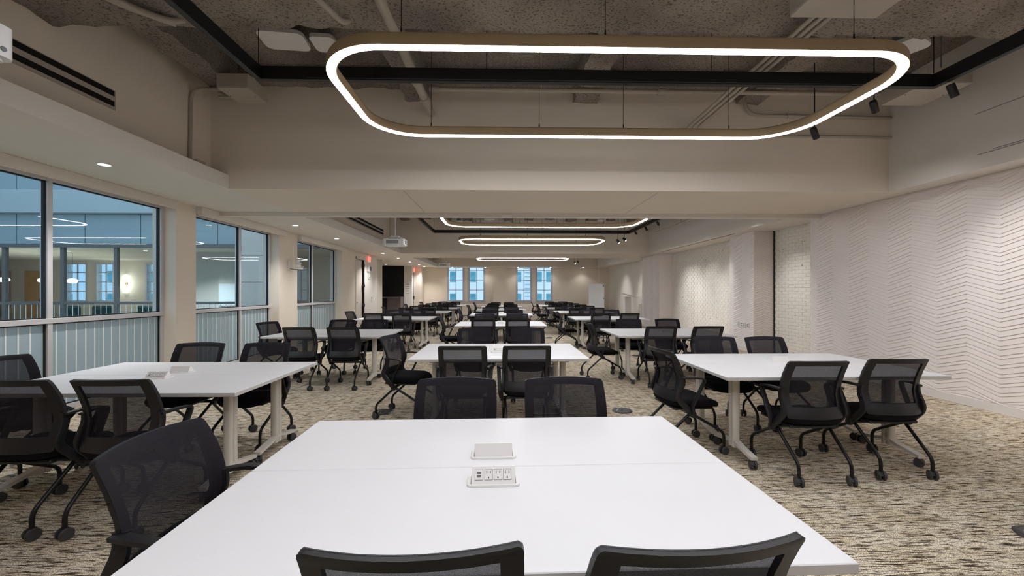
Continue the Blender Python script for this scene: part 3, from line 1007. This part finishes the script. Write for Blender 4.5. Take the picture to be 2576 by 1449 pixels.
def chair(x, y, deg, label, group):
    """deg: heading of the seat front, 90 = away from the camera, 0 = to the right"""
    return place(proto_c, 'c', (x, y, 0), math.radians(deg - 90), label, 'chair', group)

# column: centre x, near edge y of each pair, turn of the pair (degrees)
TABLES = {
    'C': (-.035, (.985, 4.13, 8.08, 11.72, 14.85, 18.15), (1.2, .2, 0, 0, 0, 0)),
    'L': (-2.70, (2.80, 6.22, 10.05, 13.25, 16.35, 19.5), (-.4, 0, 0, 0, 0, 0)),
    'R': (2.685, (3.21, 6.22, 9.95, 13.15, 16.25, 19.4), (.3, 0, 0, 0, 0, 0)),
}
# chair positions measured for the near rows: (near-left, near-right, far-left, far-right, end) as (dx from pair centre, y, heading)
NEAR = {
    ('C', 0): [(-.155, 1.05, 91.5), (.435, 1.055, 95), (-.235, 2.215, 269), (.40, 2.215, 271), (-1.0, 1.50, 0)],
    ('C', 1): [(-.345, 4.11, 90), (.265, 4.11, 91), (-.35, 5.54, 270), (.385, 5.54, 270), (-1.07, 4.75, -11)],
    ('R', 0): [(-.335, 3.21, 90), (.365, 3.30, 89), (-.315, 4.37, 268), (.275, 4.37, 274), (-1.045, 3.73, 6)],
    ('L', 0): [(-.18, 2.68, 90), (.395, 2.68, 90), (-.29, 3.96, 272), (.36, 3.95, 268), (-1.04, 3.28, -3)],
    ('L', 1): [(-.24, 6.20, 90), (.39, 6.20, 90), (-.20, 7.34, 268), (.39, 7.36, 272), (-1.05, 6.95, -14)],
}
rj = random.Random(11)
for c, (cx, ys, turns) in TABLES.items():
    for r, (yn, turn) in enumerate(zip(ys, turns)):
        a = math.radians(turn)
        cy = yn + .61
        for half in (0, 1):
            off = (-.3045 if half == 0 else .3045)
            loc = (cx - math.sin(a) * off, cy + math.cos(a) * off, 0)
            lab = 'white caster table, %s half of the %s %s pair from the camera' % ('near' if half == 0 else 'far', ORD[r], COLN[c])
            place(proto_t, 't', loc, a + (math.pi if half else 0), lab, 'table', 'white tables pushed together in pairs')
        name = '%s %s table' % (ORD[r], COLN[c])
        base = NEAR.get((c, r))
        if base is None:
            base = [(-.34 + rj.uniform(-.05, .05), yn - .02 + rj.uniform(-.03, .05), 90 + rj.uniform(-5, 5)),
                    (.33 + rj.uniform(-.05, .05), yn - .02 + rj.uniform(-.03, .05), 90 + rj.uniform(-5, 5)),
                    (-.34 + rj.uniform(-.05, .05), yn + 1.24 + rj.uniform(-.02, .05), 270 + rj.uniform(-5, 5)),
                    (.36 + rj.uniform(-.05, .05), yn + 1.24 + rj.uniform(-.02, .05), 270 + rj.uniform(-5, 5)),
                    (-1.06, yn + .6 + rj.uniform(-.1, .1), rj.uniform(-10, 6))]
        labs = ['left of two facing away at the', 'right of two facing away at the', 'left of two facing the camera across the', 'right of two facing the camera across the', 'alone at the left end of the']
        for (dx, y, hd), lb in zip(base, labs):
            chair(cx + dx, y, hd, 'black mesh chair, %s %s' % (lb, name), 'black mesh chairs around the tables')

# ------------------------------------------------------------------ ring lights
def ring_light(x0, x1, y0, y1, zb, label, cable_tops):
    cx, cy = (x0 + x1) / 2, (y0 + y1) / 2
    t = thing('ring_light', label, 'ceiling light', (cx, cy, zb), 0, 'rounded brass ring lights')
    path = [(x, y, 0) for x, y in rrect(x1 - x0 - .08, y1 - y0 - .08, .48, 14)]
    n = len(path)
    # extra points on the straights keep the sweep even
    hous = [(.014, -.036), (.014, .036), (.085, .036), (.100, .030), (.108, .018), (.110, 0), (.108, -.018), (.100, -.030), (.085, -.036)]
    MB().sweep(path, hous, side=(0, 0, 1), closed=True).build('housing', 'brass', t, True)
    lens = [(.006, -.024), (.006, .024), (.009, .027), (.0145, .027), (.0145, -.027), (.009, -.027)]
    MB().sweep(path, lens, side=(0, 0, 1), closed=True).build('diffuser', 'loop_light', t, True)
    cab = {}
    for (fx, side, top) in cable_tops:
        x = (fx - .5) * (x1 - x0 - 1.0); y = side * (y1 - y0 - .08) / 2
        L_ = top - zb - .10
        key = round(L_, 3)
        if key not in cab:
            cab[key] = MB().tube([(0, 0, .10), (0, 0, .10 + L_)], .0028, 6).lathe([(.006, .10), (.006, .15)], (0, 0, 0), 'z', 8).mesh('cable', 'black_metal')
        link('cable', cab[key], t, (x, y, 0))
    return t
def tops(nearz, farz):
    return [(f, -1, nearz) for f in (.05, .45, .95)] + [(f, 1, farz) for f in (.03, .36, .62, .95)]
ring_light(-1.37, 3.15, 2.80, 4.48, 3.08, 'large rounded brass ring light hanging nearest, in front of the first beam', tops(3.77, 4.34))
ring_light(-1.37, 3.15, -.90, .78, 3.08, 'rounded brass ring light overhead of the camera, out of view', tops(4.34, 4.34))
ring_light(-1.30, 3.06, 8.10, 9.72, 2.92, 'rounded brass ring light just past the first beam, partly hidden by it', tops(4.34, 4.34))
ring_light(-1.30, 3.06, 11.75, 13.35, 2.91, 'whole rounded brass ring light hanging in the second bay', tops(4.34, 4.02))
ring_light(-1.22, 3.12, 18.7, 20.35, 2.93, 'small looking brass ring light farthest away, before the windows', tops(4.34, 4.34))

# ------------------------------------------------------------------ black track frames
def track(x0, x1, y_near, y_far, z0, z1, label):
    t = thing('light_track', label, 'light track', (x0, y_far, z0))
    w = .055
    h = z1 - z0
    MB().bbox(0, x1 - x0, -w, 0, 0, h, .003).build('cross_rail', 'black_metal', t)
    for x in (0, x1 - x0 - w):
        MB().bbox(x, x + w, y_near - y_far, -w, 0, h, .003).build('side_rail', 'black_metal', t)
    MB().bbox(.5, x1 - x0 - .5, -w - .003, -w + .01, .012, .020, .001).build('louvre_strip', 'caster_grey', t)
    for x in (.02, (x1 - x0) * .33, (x1 - x0) * .66, x1 - x0 - .03):
        MB().tube([(x, -.03, h), (x, -.03, 4.34 - z0)], .004, 6).build('cable', 'black_metal', t)
    return t
track(-2.40, 4.40, .6, 4.10, 3.48, 3.61, 'black light track frame hanging under the concrete in front')
track(-2.46, 4.60, 9.9, 14.75, 3.50, 3.61, 'thin looking black light track frame in the second bay')

def spot_head(loc, aim, label, rod_top=None, watts=TRACK_W, angle=72, group='black cylinder spotlights', size=1.0):
    t = thing('spotlight', label, 'spotlight', loc, 0, group)
    d = (Vector(aim) - Vector(loc)).normalized()
    q = d.to_track_quat('Z', 'Y').to_euler()
    r = .034 * size
    o = MB().lathe([(r * .9, -.062 * size), (r, -.055 * size), (r, .066 * size), (r * .93, .070 * size), (r * .90, .060 * size)], (0, 0, 0), 'z', 20).build('barrel', 'black_metal', t, True)
    o.rotation_euler = q
    e = MB().lathe([(.001, .058 * size), (r * .88, .058 * size), (r * .88, .061 * size), (.001, .061 * size)], (0, 0, 0), 'z', 18).build('lens', 'lamp_lens', o)
    if rod_top:
        MB().tube([(0, 0, .03), (0, 0, rod_top - loc[2])], .006, 8).build('stem', 'black_metal', t)
        MB().lathe([(.03, 0), (.03, .02)], (0, 0, rod_top - loc[2] - .02), 'z', 14).build('canopy', 'black_metal', t)
    if watts > 0:
        lamp('spot_light', 'SPOT', t, tuple(d * .075 * size), watts, aim=tuple(d * 2), angle=angle, blend=1.0, radius=.025)
    return t
# pendant spots
spot_head((4.02, 4.36, 3.42), (5.7, 5.4, 1.4), 'lit black pendant spotlight beside the right end of the nearest ring light', 4.34, watts=16)
spot_head((3.55, 4.60, 3.22), (4.3, 5.0, 2.2), 'unlit looking black pendant spotlight below the nearest ring light', 4.34, watts=12)
spot_head((3.50, 12.40, 2.94), (3.9, 12.1, 2.2), 'left one of two black pendant spotlights in the second bay', 4.34, watts=15)
spot_head((3.70, 12.40, 3.00), (4.2, 11.9, 2.4), 'right, brightly lit one of two pendant spotlights in the second bay', 4.34, watts=15)
spot_head((3.50, 19.9, 2.80), (3.9, 19.4, 2.2), 'left one of two pendant spotlights in the far bay', 4.34, watts=15)
spot_head((3.66, 19.9, 2.85), (4.2, 20.2, 2.2), 'right one of two pendant spotlights in the far bay', 4.34, watts=15)
# heads under the right-hand rails
for i, y in enumerate((3.95, 2.6, 1.3)):
    spot_head((4.43, y, 3.40), (5.79, y + .25, .9), ['black track spotlight under the nearest frame\'s right rail', 'second track spotlight under the nearest frame, above the view', 'third track spotlight under the nearest frame, above the view'][i])
names = ('first', 'second', 'third', 'fourth')
for i, y in enumerate((14.0, 13.0, 12.0, 10.8)):
    spot_head((4.57, y, 3.42), (6.2, y + (-.5 if i == 0 else .2), .7), 'small track spotlight, %s from the corner of the second frame' % names[i], angle=58)
spot_head((4.6, 8.9, 3.46), (6.1, 8.4, .7), 'track spotlight hidden behind the first beam, washing the brick', 4.34, angle=58)
for i, y in enumerate((18.0, 20.6)):
    spot_head((4.6, y, 3.42), (6.2, y + .1, .7), 'track spotlight in the far bay washing the brick, %s one' % ('nearer', 'farther')[i], 4.34, angle=58)

# ------------------------------------------------------------------ recessed downlights
def downlight(x, y, label, z=ZC, watts=DOWN_W, group='recessed downlights'):
    t = thing('downlight', label, 'downlight', (x, y, z), 0, group)
    MB().lathe([(.050, .0), (.072, -.001), (.074, -.004), (.070, -.007), (.054, -.006), (.050, -.003)], (0, 0, 0), 'z', 24).build('trim_ring', 'white_plastic', t, True)
    MB().lathe([(.001, -.002), (.053, -.002), (.053, -.0045), (.001, -.0045)], (0, 0, 0), 'z', 20).build('lens', 'lamp_lens', t)
    if watts: lamp('down_light', 'SPOT', t, (0, 0, -.03), watts, aim=(0, 0, -1), angle=120, blend=.8, radius=.05)
    return t
for y, lb in ((4.63, 'downlight in the left soffit nearest the camera'), (8.80, 'downlight in the left soffit above the middle window'), (10.98, 'downlight in the left soffit above the third window'),
              (15.17, 'downlight in the left soffit beside the exit sign'), (17.4, 'downlight in the left soffit just past the entry wall'), (19.6, 'downlight in the left soffit before the dark alcove'),
              (21.7, 'downlight in the left soffit next to the far exit sign'), (23.2, 'last downlight in the left soffit by the window wall')):
    downlight(-4.38, y, lb)
downlight(-6.03, 19.95, 'downlight over the dark alcove, nearer one', watts=3)
downlight(-6.0, 21.3, 'downlight over the dark alcove, farther one', watts=3)
for i, x in enumerate((-2.9, -1.0, .9, 2.8, 4.7)):
    downlight(x, 23.9, 'small downlight above the window wall, %s from the left' % ('first', 'second', 'third', 'fourth', 'fifth')[i], ZC, 8)

# ------------------------------------------------------------------ projectors
def projector(loc, drop_to, label):
    t = thing('projector', label, 'projector', loc, 0, 'white ceiling projectors')
    sec = rrect(.50, .36, .035, 5)
    m = MB().prism(sec, .0, .15)
    b = m.build('body', 'white_plastic', t, True)
    MB().prism([(x * .9, y * .9) for x, y in sec], -.014, .0).build('base', 'white_plastic', b, True)
    g = MB()
    for i in range(16):
        g.box(-.17 + i * .0185, -.17 + i * .0185 + .011, -.184, -.178, .035, .11)
    tag(g.build('vent_grille', 'grey_plastic', b), kind='stuff')
    MB().lathe([(.001, .005), (.045, .005), (.048, .0), (.05, -.02)], (.252, .0, .078), 'x', 20).build('lens', 'screen_dark', b, True)
    MB().lathe([(.001, .006), (.011, .005), (.013, .0)], (.25, .125, .035), 'x', 16).build('sensor', 'grey_plastic', b, True)
    for sx in (-1, 1):
        for sy in (-1, 1):
            MB().bbox(sx * .13 - .012, sx * .13 + .012, sy * .10 - .012, sy * .10 + .012, .139, .175, .003).build('stud', 'black_metal', t)
    MB().bbox(-.17, .17, -.13, .13, .175, .187, .003).build('mount_plate', 'white_plastic', t)
    MB().bbox(-.10, .10, -.07, .07, .187, .235, .006).build('mount_head', 'white_plastic', t)
    MB().tube([(0, 0, .235), (0, 0, drop_to - loc[2])], .019, 14).build('pole', 'white_plastic', t, True)
    MB().tube([(-.14, .02, .19), (-.14, .02, drop_to - loc[2])], .003, 6).build('cable', 'black_metal', t)
    return t
projector((-2.62, 1.885, 2.535), 4.34, 'white projector cut off by the left edge of the picture')
projector((-2.60, 10.05, 2.53), 4.34, 'white projector on a pole past the first beam')
projector((-2.62, 18.6, 2.53), 4.34, 'small looking white projector in the far bay')

# ------------------------------------------------------------------ air slots, pipes, boxes
def air_slots(y0, y1, label):
    t = thing('air_slot', label, 'air vent', (-3.96, (y0 + y1) / 2, 3.30), 0, 'double black air slots')
    hl = (y1 - y0) / 2
    MB().bbox(.001, .010, -hl - .02, hl + .02, -.035, .165, .002).build('frame', 'box_paint', t)
    for z in (0.0, .105):
        MB().bbox(.006, .014, -hl, hl, z - .004, z + .05, .001).build('slot', 'slot_black', t)
air_slots(-.5, 4.28, 'double black air slot high on the near left wall')
air_slots(7.6, 13.75, 'double black air slot behind the second projector')
air_slots(17.4, 21.5, 'double black air slot behind the farthest projector')

def pipe(pts, r, label, bend=.12, extra=None, mat_='pipe_paint', cat='pipe', name='pipe', grp=None):
    t = thing(name, label, cat, pts[0], 0, grp)
    p0 = Vector(pts[0])
    MB().tube(fillet([Vector(p) - p0 for p in pts], bend, 6) if len(pts) > 2 else [Vector(p) - p0 for p in pts], r, 12).build('tube', mat_, t, True)
    for q, rr, l, ax in (extra or []):
        MB().lathe([(r, -l), (rr, -l), (rr, l), (r, l)], tuple(Vector(q) - p0), ax, 14).build('coupling', mat_, t, True)
    return t
pipe([(-.98, .5, 3.66), (-.98, 5.69, 3.86)], .050, 'thick cream sprinkler main running towards the first beam', extra=[((-.98, 4.7, 3.82), .062, .05, 'y'), ((-.98, 5.2, 3.84), .062, .06, 'y')])
pipe([(-.93, 5.25, 3.99), (4.9, 5.25, 3.99)], .028, 'long cream sprinkler branch across the first bay', extra=[((2.05, 5.25, 3.99), .040, .05, 'x'), ((-.86, 5.25, 3.99), .040, .05, 'x')])
pipe([(-3.05, 5.12, 4.05), (-1.0, 5.12, 4.03)], .026, 'cream branch pipe from the junction box to the main', extra=[((-1.07, 5.12, 4.03), .038, .05, 'x')])
for i, dx in enumerate((-.07, 0, .07)):
    pipe([(2.64 + dx, 3.0, 3.69), (2.60 + dx, 5.50, 3.66), (2.60 + dx, 5.66, 3.60), (3.3 + dx, 5.66, 3.58)], .019, 'cream conduit, %s of three running back from the ceiling box' % ('left', 'middle', 'right')[i], .06, name='conduit', cat='conduit', grp='three parallel conduits')
pipe([(3.35, 5.62, 4.3), (3.36, 5.62, 3.86), (5.42, 5.62, 3.84)], .022, 'cream conduit bending along the right end of the first beam', .25, extra=[((4.0, 5.62, 3.853), .03, .05, 'x'), ((4.55, 5.62, 3.85), .03, .03, 'x')], name='conduit', cat='conduit')
pipe([(3.4, 5.64, 3.585), (5.44, 5.64, 3.575)], .018, 'lower cream conduit along the right end of the first beam', name='conduit', cat='conduit')
pipe([(-3.05, 5.3, 3.96), (-3.94, 5.3, 3.99), (-3.94, 5.28, 3.06)], .022, 'cream conduit dropping down the left upper wall', .16, name='conduit', cat='conduit')
pipe([(-3.1, 5.34, 3.90), (-3.62, 5.34, 3.90)], .018, 'short cream conduit stub beside the left junction box', name='conduit', cat='conduit')
pipe([(-3.2, 1.6, 3.70), (-3.05, 3.3, 3.70), (-2.75, 3.68, 3.72), (-2.6, 3.7, 4.2)], .026, 'cream conduit bending round the concrete beam at upper left', .3, name='conduit', cat='conduit')
pipe([(-3.27, 1.6, 3.705), (-3.12, 3.3, 3.705), (-2.82, 3.62, 3.72)], .018, 'thinner cream conduit beside the bent one at upper left', .3, name='conduit', cat='conduit')
pipe([(-1.75, 2.2, 3.70), (-1.35, 3.55, 3.70), (-1.3, 3.72, 3.95)], .024, 'cream conduit under the concrete beam left of the ring light', .1, name='conduit', cat='conduit')
pipe([(-2.35, 5.1, 4.16), (-1.3, 5.1, 4.16)], .018, 'thin cream conduit above the track at left', name='conduit', cat='conduit')
hp = pipe([(5.0, 9.2, 3.34), (5.0, 13.3, 3.34)], .02, 'thin conduit hung along the right upper wall of the second bay', name='conduit', cat='conduit', extra=[((5.0, 11.2, 3.34), .03, .05, 'y')])
for y in (.6, 2.2, 3.8):
    MB().tube([(0, y, .01), (0, y, 1.005)], .005, 6).build('hanger_rod', 'grey_plastic', hp)
pipe([(-3.7, 13.2, 4.15), (5.3, 13.2, 4.15)], .022, 'long pipe crossing under the joists of the second bay')
pipe([(-1.0, 8.0, 3.98), (-1.0, 15.1, 3.98)], .045, 'thick pipe running under the joists of the second bay')

def jbox(x0, x1, y0, y1, z0, z1, label, rods=False):
    t = thing('junction_box', label, 'junction box', ((x0 + x1) / 2, (y0 + y1) / 2, z0))
    hx, hy = (x1 - x0) / 2, (y1 - y0) / 2
    MB().bbox(-hx, hx, -hy, hy, 0.004, z1 - z0, .004).build('box', 'box_paint', t)
    MB().bbox(-hx + .003, hx - .003, -hy + .003, hy - .003, -.004, .004, .002).build('cover', 'box_paint', t)
    for sx in (-1, 1):
        MB().lathe([(.008, -.009), (.008, .0)], (sx * (hx - .03), 0, 0), 'z', 8).build('screw', 'grey_plastic', t)
        if rods: MB().tube([(sx * (hx - .05), 0, z1 - z0 - .01), (sx * (hx - .05), 0, 4.345 - z0)], .006, 6).build('rod', 'grey_plastic', t)
jbox(-3.42, -3.05, 5.0, 5.42, 3.86, 4.03, 'cream junction box below the left concrete joist')
jbox(2.28, 2.98, 2.55, 3.22, 3.60, 3.74, 'cream box under the concrete at the top edge of the picture')
jbox(4.55, 5.05, 4.30, 4.85, 3.66, 3.82, 'cream box on the ceiling at the right wall', True)
jbox(-3.95, -3.80, 5.22, 5.36, 3.0, 3.07, 'little cream box on the ledge under the conduit')

def flat_panel(x, y, z, w, d, label, rot=0.0, hang=None):
    t = thing('wireless_panel', label, 'access point', (x, y, z), rot, 'white ceiling panels')
    MB().prism(rrect(w, d, min(w, d) * .22, 5), 0, .04).build('shell', 'white_plastic', t, True)
    MB().prism(rrect(w * .5, d * .5, .03, 4), .04, (hang or z + .06) - z).build('bracket', 'grey_plastic', t)
flat_panel(-2.42, 4.62, 4.19, .48, .34, 'larger white ceiling panel left of the nearest ring light', .1, 4.33)
flat_panel(-1.98, 4.64, 4.17, .26, .30, 'smaller white ceiling panel touching the ring light\'s left end', .05, 4.33)
flat_panel(4.15, 4.15, 3.92, .34, .34, 'white ceiling panel behind the right end of the nearest ring light', .5, 4.33)
flat_panel(-.45, 14.0, 3.85, .3, .3, 'round looking white panel among the joists of the second bay', .78, 4.33)
flat_panel(-1.5, 14.2, 3.80, .22, .22, 'small white pendant panel near the thick pipe of the second bay', .78, 4.33)
flat_panel(3.45, 14.2, 3.86, .24, .24, 'small white panel at the right of the second bay', .3, 4.33)

# slot diffuser in the right soffit
sd = thing('linear_slot', 'thin black slot in the right soffit above the brick', 'air vent', (5.62, 12.1, ZC))
MB().bbox(-.02, .02, -2.3, 2.3, -.004, .0, .001).build('slot', 'slot_black', sd)
MB().bbox(-.035, .035, -2.33, 2.33, -.0025, .0, .0008).build('flange', 'white_plastic', sd)

# ------------------------------------------------------------------ signs, devices on the left wall
def exit_sign(loc, label, rz=math.pi / 2):
    t = thing('exit_sign', label, 'exit sign', loc, 0)
    MB().bbox(0, .05, -.16, .16, -.02, .06, .006).build('canopy', 'exit_white', t)
    p = MB().bbox(.018, .032, -.15, .15, -.24, -.02, .003).build('panel', 'exit_glow', t)
    text_mesh('exit_letters', 'EXIT', .19, 'exit_red', p, (.034, 0, -.13), (math.pi / 2, 0, math.pi / 2), .002)
    return t
exit_sign((XL + .014, 15.6, 2.755), 'red EXIT sign over the entry wall beside the hinged door')
exit_sign((XL + .05, 23.3, 2.75), 'small red EXIT sign near the window wall')

dv = thing('wall_camera', 'white conference camera on a bracket between two windows', 'camera', (XL, 9.86, 2.02))
MB().bbox(0, .02, -.06, .06, -.10, .12, .004).build('wall_plate', 'white_plastic', dv)
MB().tube(fillet([(.02, 0, -.06), (.10, .02, -.085), (.20, .03, -.085)], .04), .012, 8).build('arm', 'grey_plastic', dv, True)
MB().prism(rrect(.19, .13, .03), -.075, -.04).build('shelf', 'white_plastic', dv, True, (.20, .03, 0))
MB().lathe([(.05, -.04), (.07, -.02), (.06, .03), (.04, .04)], (.20, .03, 0), 'z', 18).build('base', 'white_plastic', dv, True)
hd = MB().bbox(-.055, .055, -.055, .055, .04, .16, .014).build('head', 'white_plastic', dv, False, (.20, .03, 0))
MB().lathe([(.001, .006), (.03, .006), (.034, .0)], (.055, 0, .10), 'x', 16).build('lens', 'screen_dark', hd, True)

tb = thing('room_tablet', 'black room tablet on a white box below the exit sign', 'tablet', (XL + .014, 15.65, 2.28))
MB().bbox(0, .05, -.22, -.04, -.12, .12, .006).build('speaker_box', 'white_plastic', tb)
MB().bbox(0, .03, .0, .22, -.07, .07, .005).build('frame', 'black_metal', tb)
MB().box(.030, .032, .012, .208, -.06, .06).build('screen', 'screen_dark', tb)
pl = thing('pull_station', 'small white pull station below the room tablet', 'alarm', (XL + .014, 15.62, 1.98))
MB().bbox(0, .03, -.06, .06, -.09, .09, .006).build('case', 'white_plastic', pl)
MB().bbox(.03, .042, -.045, .045, -.04, -.02, .003).build('handle', 'grey_plastic', pl)
sw = thing('wall_switch', 'grey wall switch at hand height on the entry wall', 'switch', (XL + .014, 15.95, 1.15))
MB().bbox(0, .012, -.07, .07, -.09, .09, .003).build('plate', 'white_plastic', sw)
MB().bbox(.012, .018, -.03, .03, -.05, .05, .002).build('rocker', 'grey_plastic', sw)

dr = thing('wall_lettering', 'five short grey lines of lettering on the white wall end', 'lettering', (-5.19, 22.70, 1.55))
for i in range(5):
    MB().box(-.11, .09 - .02 * (i % 2), -.004, -.0005, .24 - i * .12, .27 - i * .12).build('line', 'text_grey', dr)

# counter in the alcove
ct = thing('bar_counter', 'dark bar counter with a brown stone end in the black alcove', 'counter', (-6.1, 21.9, 0))
MB().bbox(.0, .72, -.02, .62, 0, 1.06, .006).build('front_panel', 'stone_counter', ct)
MB().bbox(-1.5, .74, -.05, .70, 1.06, 1.12, .006).build('countertop', 'stone_counter', ct)
MB().bbox(-1.5, -.01, .0, .62, 0, 1.06, .006).build('cabinet', 'alcove_black', ct)

# wall sockets on the second pier
def wall_socket(y, w, label, dark):
    t = thing('wall_socket', label, 'socket', (XR - .004, y, .62), 0, 'sockets on the patterned pier')
    MB().bbox(-.010, .004, -w / 2, w / 2, -.06, .06, .003).build('plate', 'white_plastic', t)
    n = max(1, int(w / .075))
    for i in range(n):
        yy = (i - (n - 1) / 2) * .075
        for dy in (-.012, .012):
            for dz in (-.02, .02):
                MB().box(-.0125, -.009, yy + dy - .006, yy + dy + .006, dz - .009, dz + .009).build('jack', 'slot_dark' if dark else 'grey_plastic', t)
wall_socket(9.57, .10, 'square white data socket nearest the pier\'s front edge', True)
wall_socket(9.78, .22, 'wide white socket plate in the middle of the pier', True)
wall_socket(9.98, .08, 'narrow pale socket plate at the back of the pier', False)

# ------------------------------------------------------------------ floor boxes
fbm = MB().lathe([(.118, .0), (.120, .003), (.112, .010), (.098, .012), (.096, .009)], (0, 0, 0), 'z', 32).mesh('ring', 'floor_box', True)
fbl = MB().lathe([(.001, .008), (.094, .008), (.094, .0105), (.001, .0105)], (0, 0, 0), 'z', 28).mesh('lid', 'floor_box', True)
fbh = MB().bbox(-.035, .035, -.012, .012, .010, .0135, .002).mesh('latch', 'caster_black')
fbs = MB().bbox(-.05, .05, .05, .058, .010, .0125, .001).mesh('slot', 'alu')
for x, y, lb in ((-1.40, 4.86, 'round floor box under the left end chair of the second middle-row table'), (1.42, 4.85, 'round floor box in the aisle right of the second middle-row table'),
                 (2.98, 9.0, 'round floor box behind the second patterned-wall-side table'), (3.12, 2.30, 'round floor box on the carpet at the lower right edge'),
                 (1.42, 12.5, 'round floor box in the aisle beside the third middle-row table')):
    t = thing('floor_box', lb, 'floor outlet', (x, y, 0), random.uniform(0, 3), 'round floor boxes')
    link('ring', fbm, t); l_ = link('lid', fbl, t); link('latch', fbh, l_); link('hinge_strip', fbs, l_)

# ------------------------------------------------------------------ whiteboard and lectern
wbd = thing('rolling_whiteboard', 'tall white board standing before the far right corner', 'whiteboard', (5.05, 22.0, 0))
MB().bbox(-.42, .42, -.012, .012, .12, 1.83, .004).build('board', 'whiteboard', wbd)
for s in (-1, 1):
    MB().bbox(s * .40 - .015, s * .40 + .015, -.25, .25, .05, .08, .004).build('foot', 'alu', wbd)
    MB().bbox(s * .40 - .012, s * .40 + .012, .012, .036, .06, 1.80, .003).build('stile', 'alu', wbd)
    for yy in (-.22, .22):
        MB().lathe([(.028, -.01), (.028, .01)], (s * .40, yy, .028), 'x', 14).build('wheel', 'caster_black', wbd, True)
MB().box(.34, .40, -.016, -.012, 1.66, 1.78).build('sticker', 'grey_plastic', wbd)
MB().bbox(.36, .40, -.04, -.012, 1.02, 1.08, .004).build('magnet', 'slot_dark', wbd)
lt = thing('lectern', 'slim white lectern with slanted top before the far brick', 'lectern', (5.62, 18.4, 0))
MB().bbox(-.14, .14, -.12, .12, .03, 1.18, .008).build('column', 'white_plastic', lt)
MB().bbox(-.28, .28, -.22, .22, 0, .03, .006).build('base', 'white_plastic', lt)
o = MB().bbox(-.36, .36, -.24, .24, -.012, .012, .004).build('desk', 'white_plastic', lt, False, (.08, 0, 1.245))
o.rotation_euler = (0, math.radians(14), 0)
MB().bbox(.33, .35, -.24, .24, .012, .034, .003).build('ledge', 'white_plastic', o)

# ------------------------------------------------------------------ lounge past the atrium
def pendant(x, y, z, label):
    t = thing('pendant_lamp', label, 'pendant lamp', (x, y, z), 0, 'oval pendant lamps in the lounge')
    MB().lathe([(.001, -.085), (.08, -.075), (.13, -.045), (.15, 0), (.13, .045), (.08, .075), (.001, .085)], (0, 0, 0), 'z', 18).build('shade', 'globe_light', t, True)
    MB().tube([(0, 0, .08), (0, 0, 2.78 - z)], .006, 6).build('cord', 'black_metal', t)
    lamp('glow', 'POINT', t, (0, 0, -.16), 14, color=(1, .9, .75), radius=.12)
pendant(-17.55, 14.9, 1.83, 'leftmost oval pendant lamp seen through the nearest window')
pendant(-16.2, 14.9, 1.81, 'middle oval pendant lamp seen through the nearest window')
pendant(-15.2, 14.9, 1.79, 'right oval pendant lamp in front of the lounge window')
sc_ = thing('wall_sconce', 'lit double-globe wall sconce seen through the nearest window', 'sconce', (-16.45, YLb, 1.75))
MB().bbox(-.05, .05, -.03, 0, -.05, .05, .006).build('backplate', 'brass', sc_)
MB().tube([(0, -.07, -.22), (0, -.07, .22)], .01, 8).build('rod', 'brass', sc_, True)
MB().bbox(-.012, .012, -.07, -.02, -.012, .012, .002).build('arm', 'brass', sc_)
for s in (-1, 1):
    MB().lathe([(.001, -.10), (.07, -.07), (.10, 0), (.07, .07), (.001, .10)], (0, -.07, s * .30), 'z', 16).build('globe', 'globe_light', sc_, True)
lamp('glow', 'POINT', sc_, (0, -.35, 0), 8, color=(1, .88, .7), radius=.1)
for i, (x, y) in enumerate(((-14.6, 14.2), (-11.9, 14.0), (-9.7, 13.1))):  # the last one is an added lamp that brightens the beige partition
    downlight(x, y, 'lounge downlight past the atrium, %s from the left' % ('first', 'second', 'third')[i], 2.78, (80, 80, 150)[i], 'lounge downlights')
es = exit_sign((-15.9, YA + .9, 2.68), 'red EXIT sign in the lounge seen through the nearest window')
es.rotation_euler = (0, 0, -math.pi / 2)
def lounge_chair(x, y, rz, label):
    t = thing('lounge_chair', label, 'chair', (x, y, 0), rz, 'green lounge chairs')
    MB().bbox(-.30, .30, -.28, .28, .30, .46, .05).build('seat', 'green_fabric', t)
    MB().bbox(-.30, .30, .20, .32, .40, .98, .05).build('backrest', 'green_fabric', t)
    for sx in (-1, 1):
        for sy in (-1, 1):
            MB().tube([(sx * .25, sy * .22, .31), (sx * .27, sy * .24, 0)], .012, 8).build('leg', 'black_metal', t, True)
for i, x in enumerate((-13.3, -12.35, -11.0, -10.1)):
    lounge_chair(x, YA + .95, math.pi, 'dark green lounge chair behind the striped glass, %s from the left' % names[i])
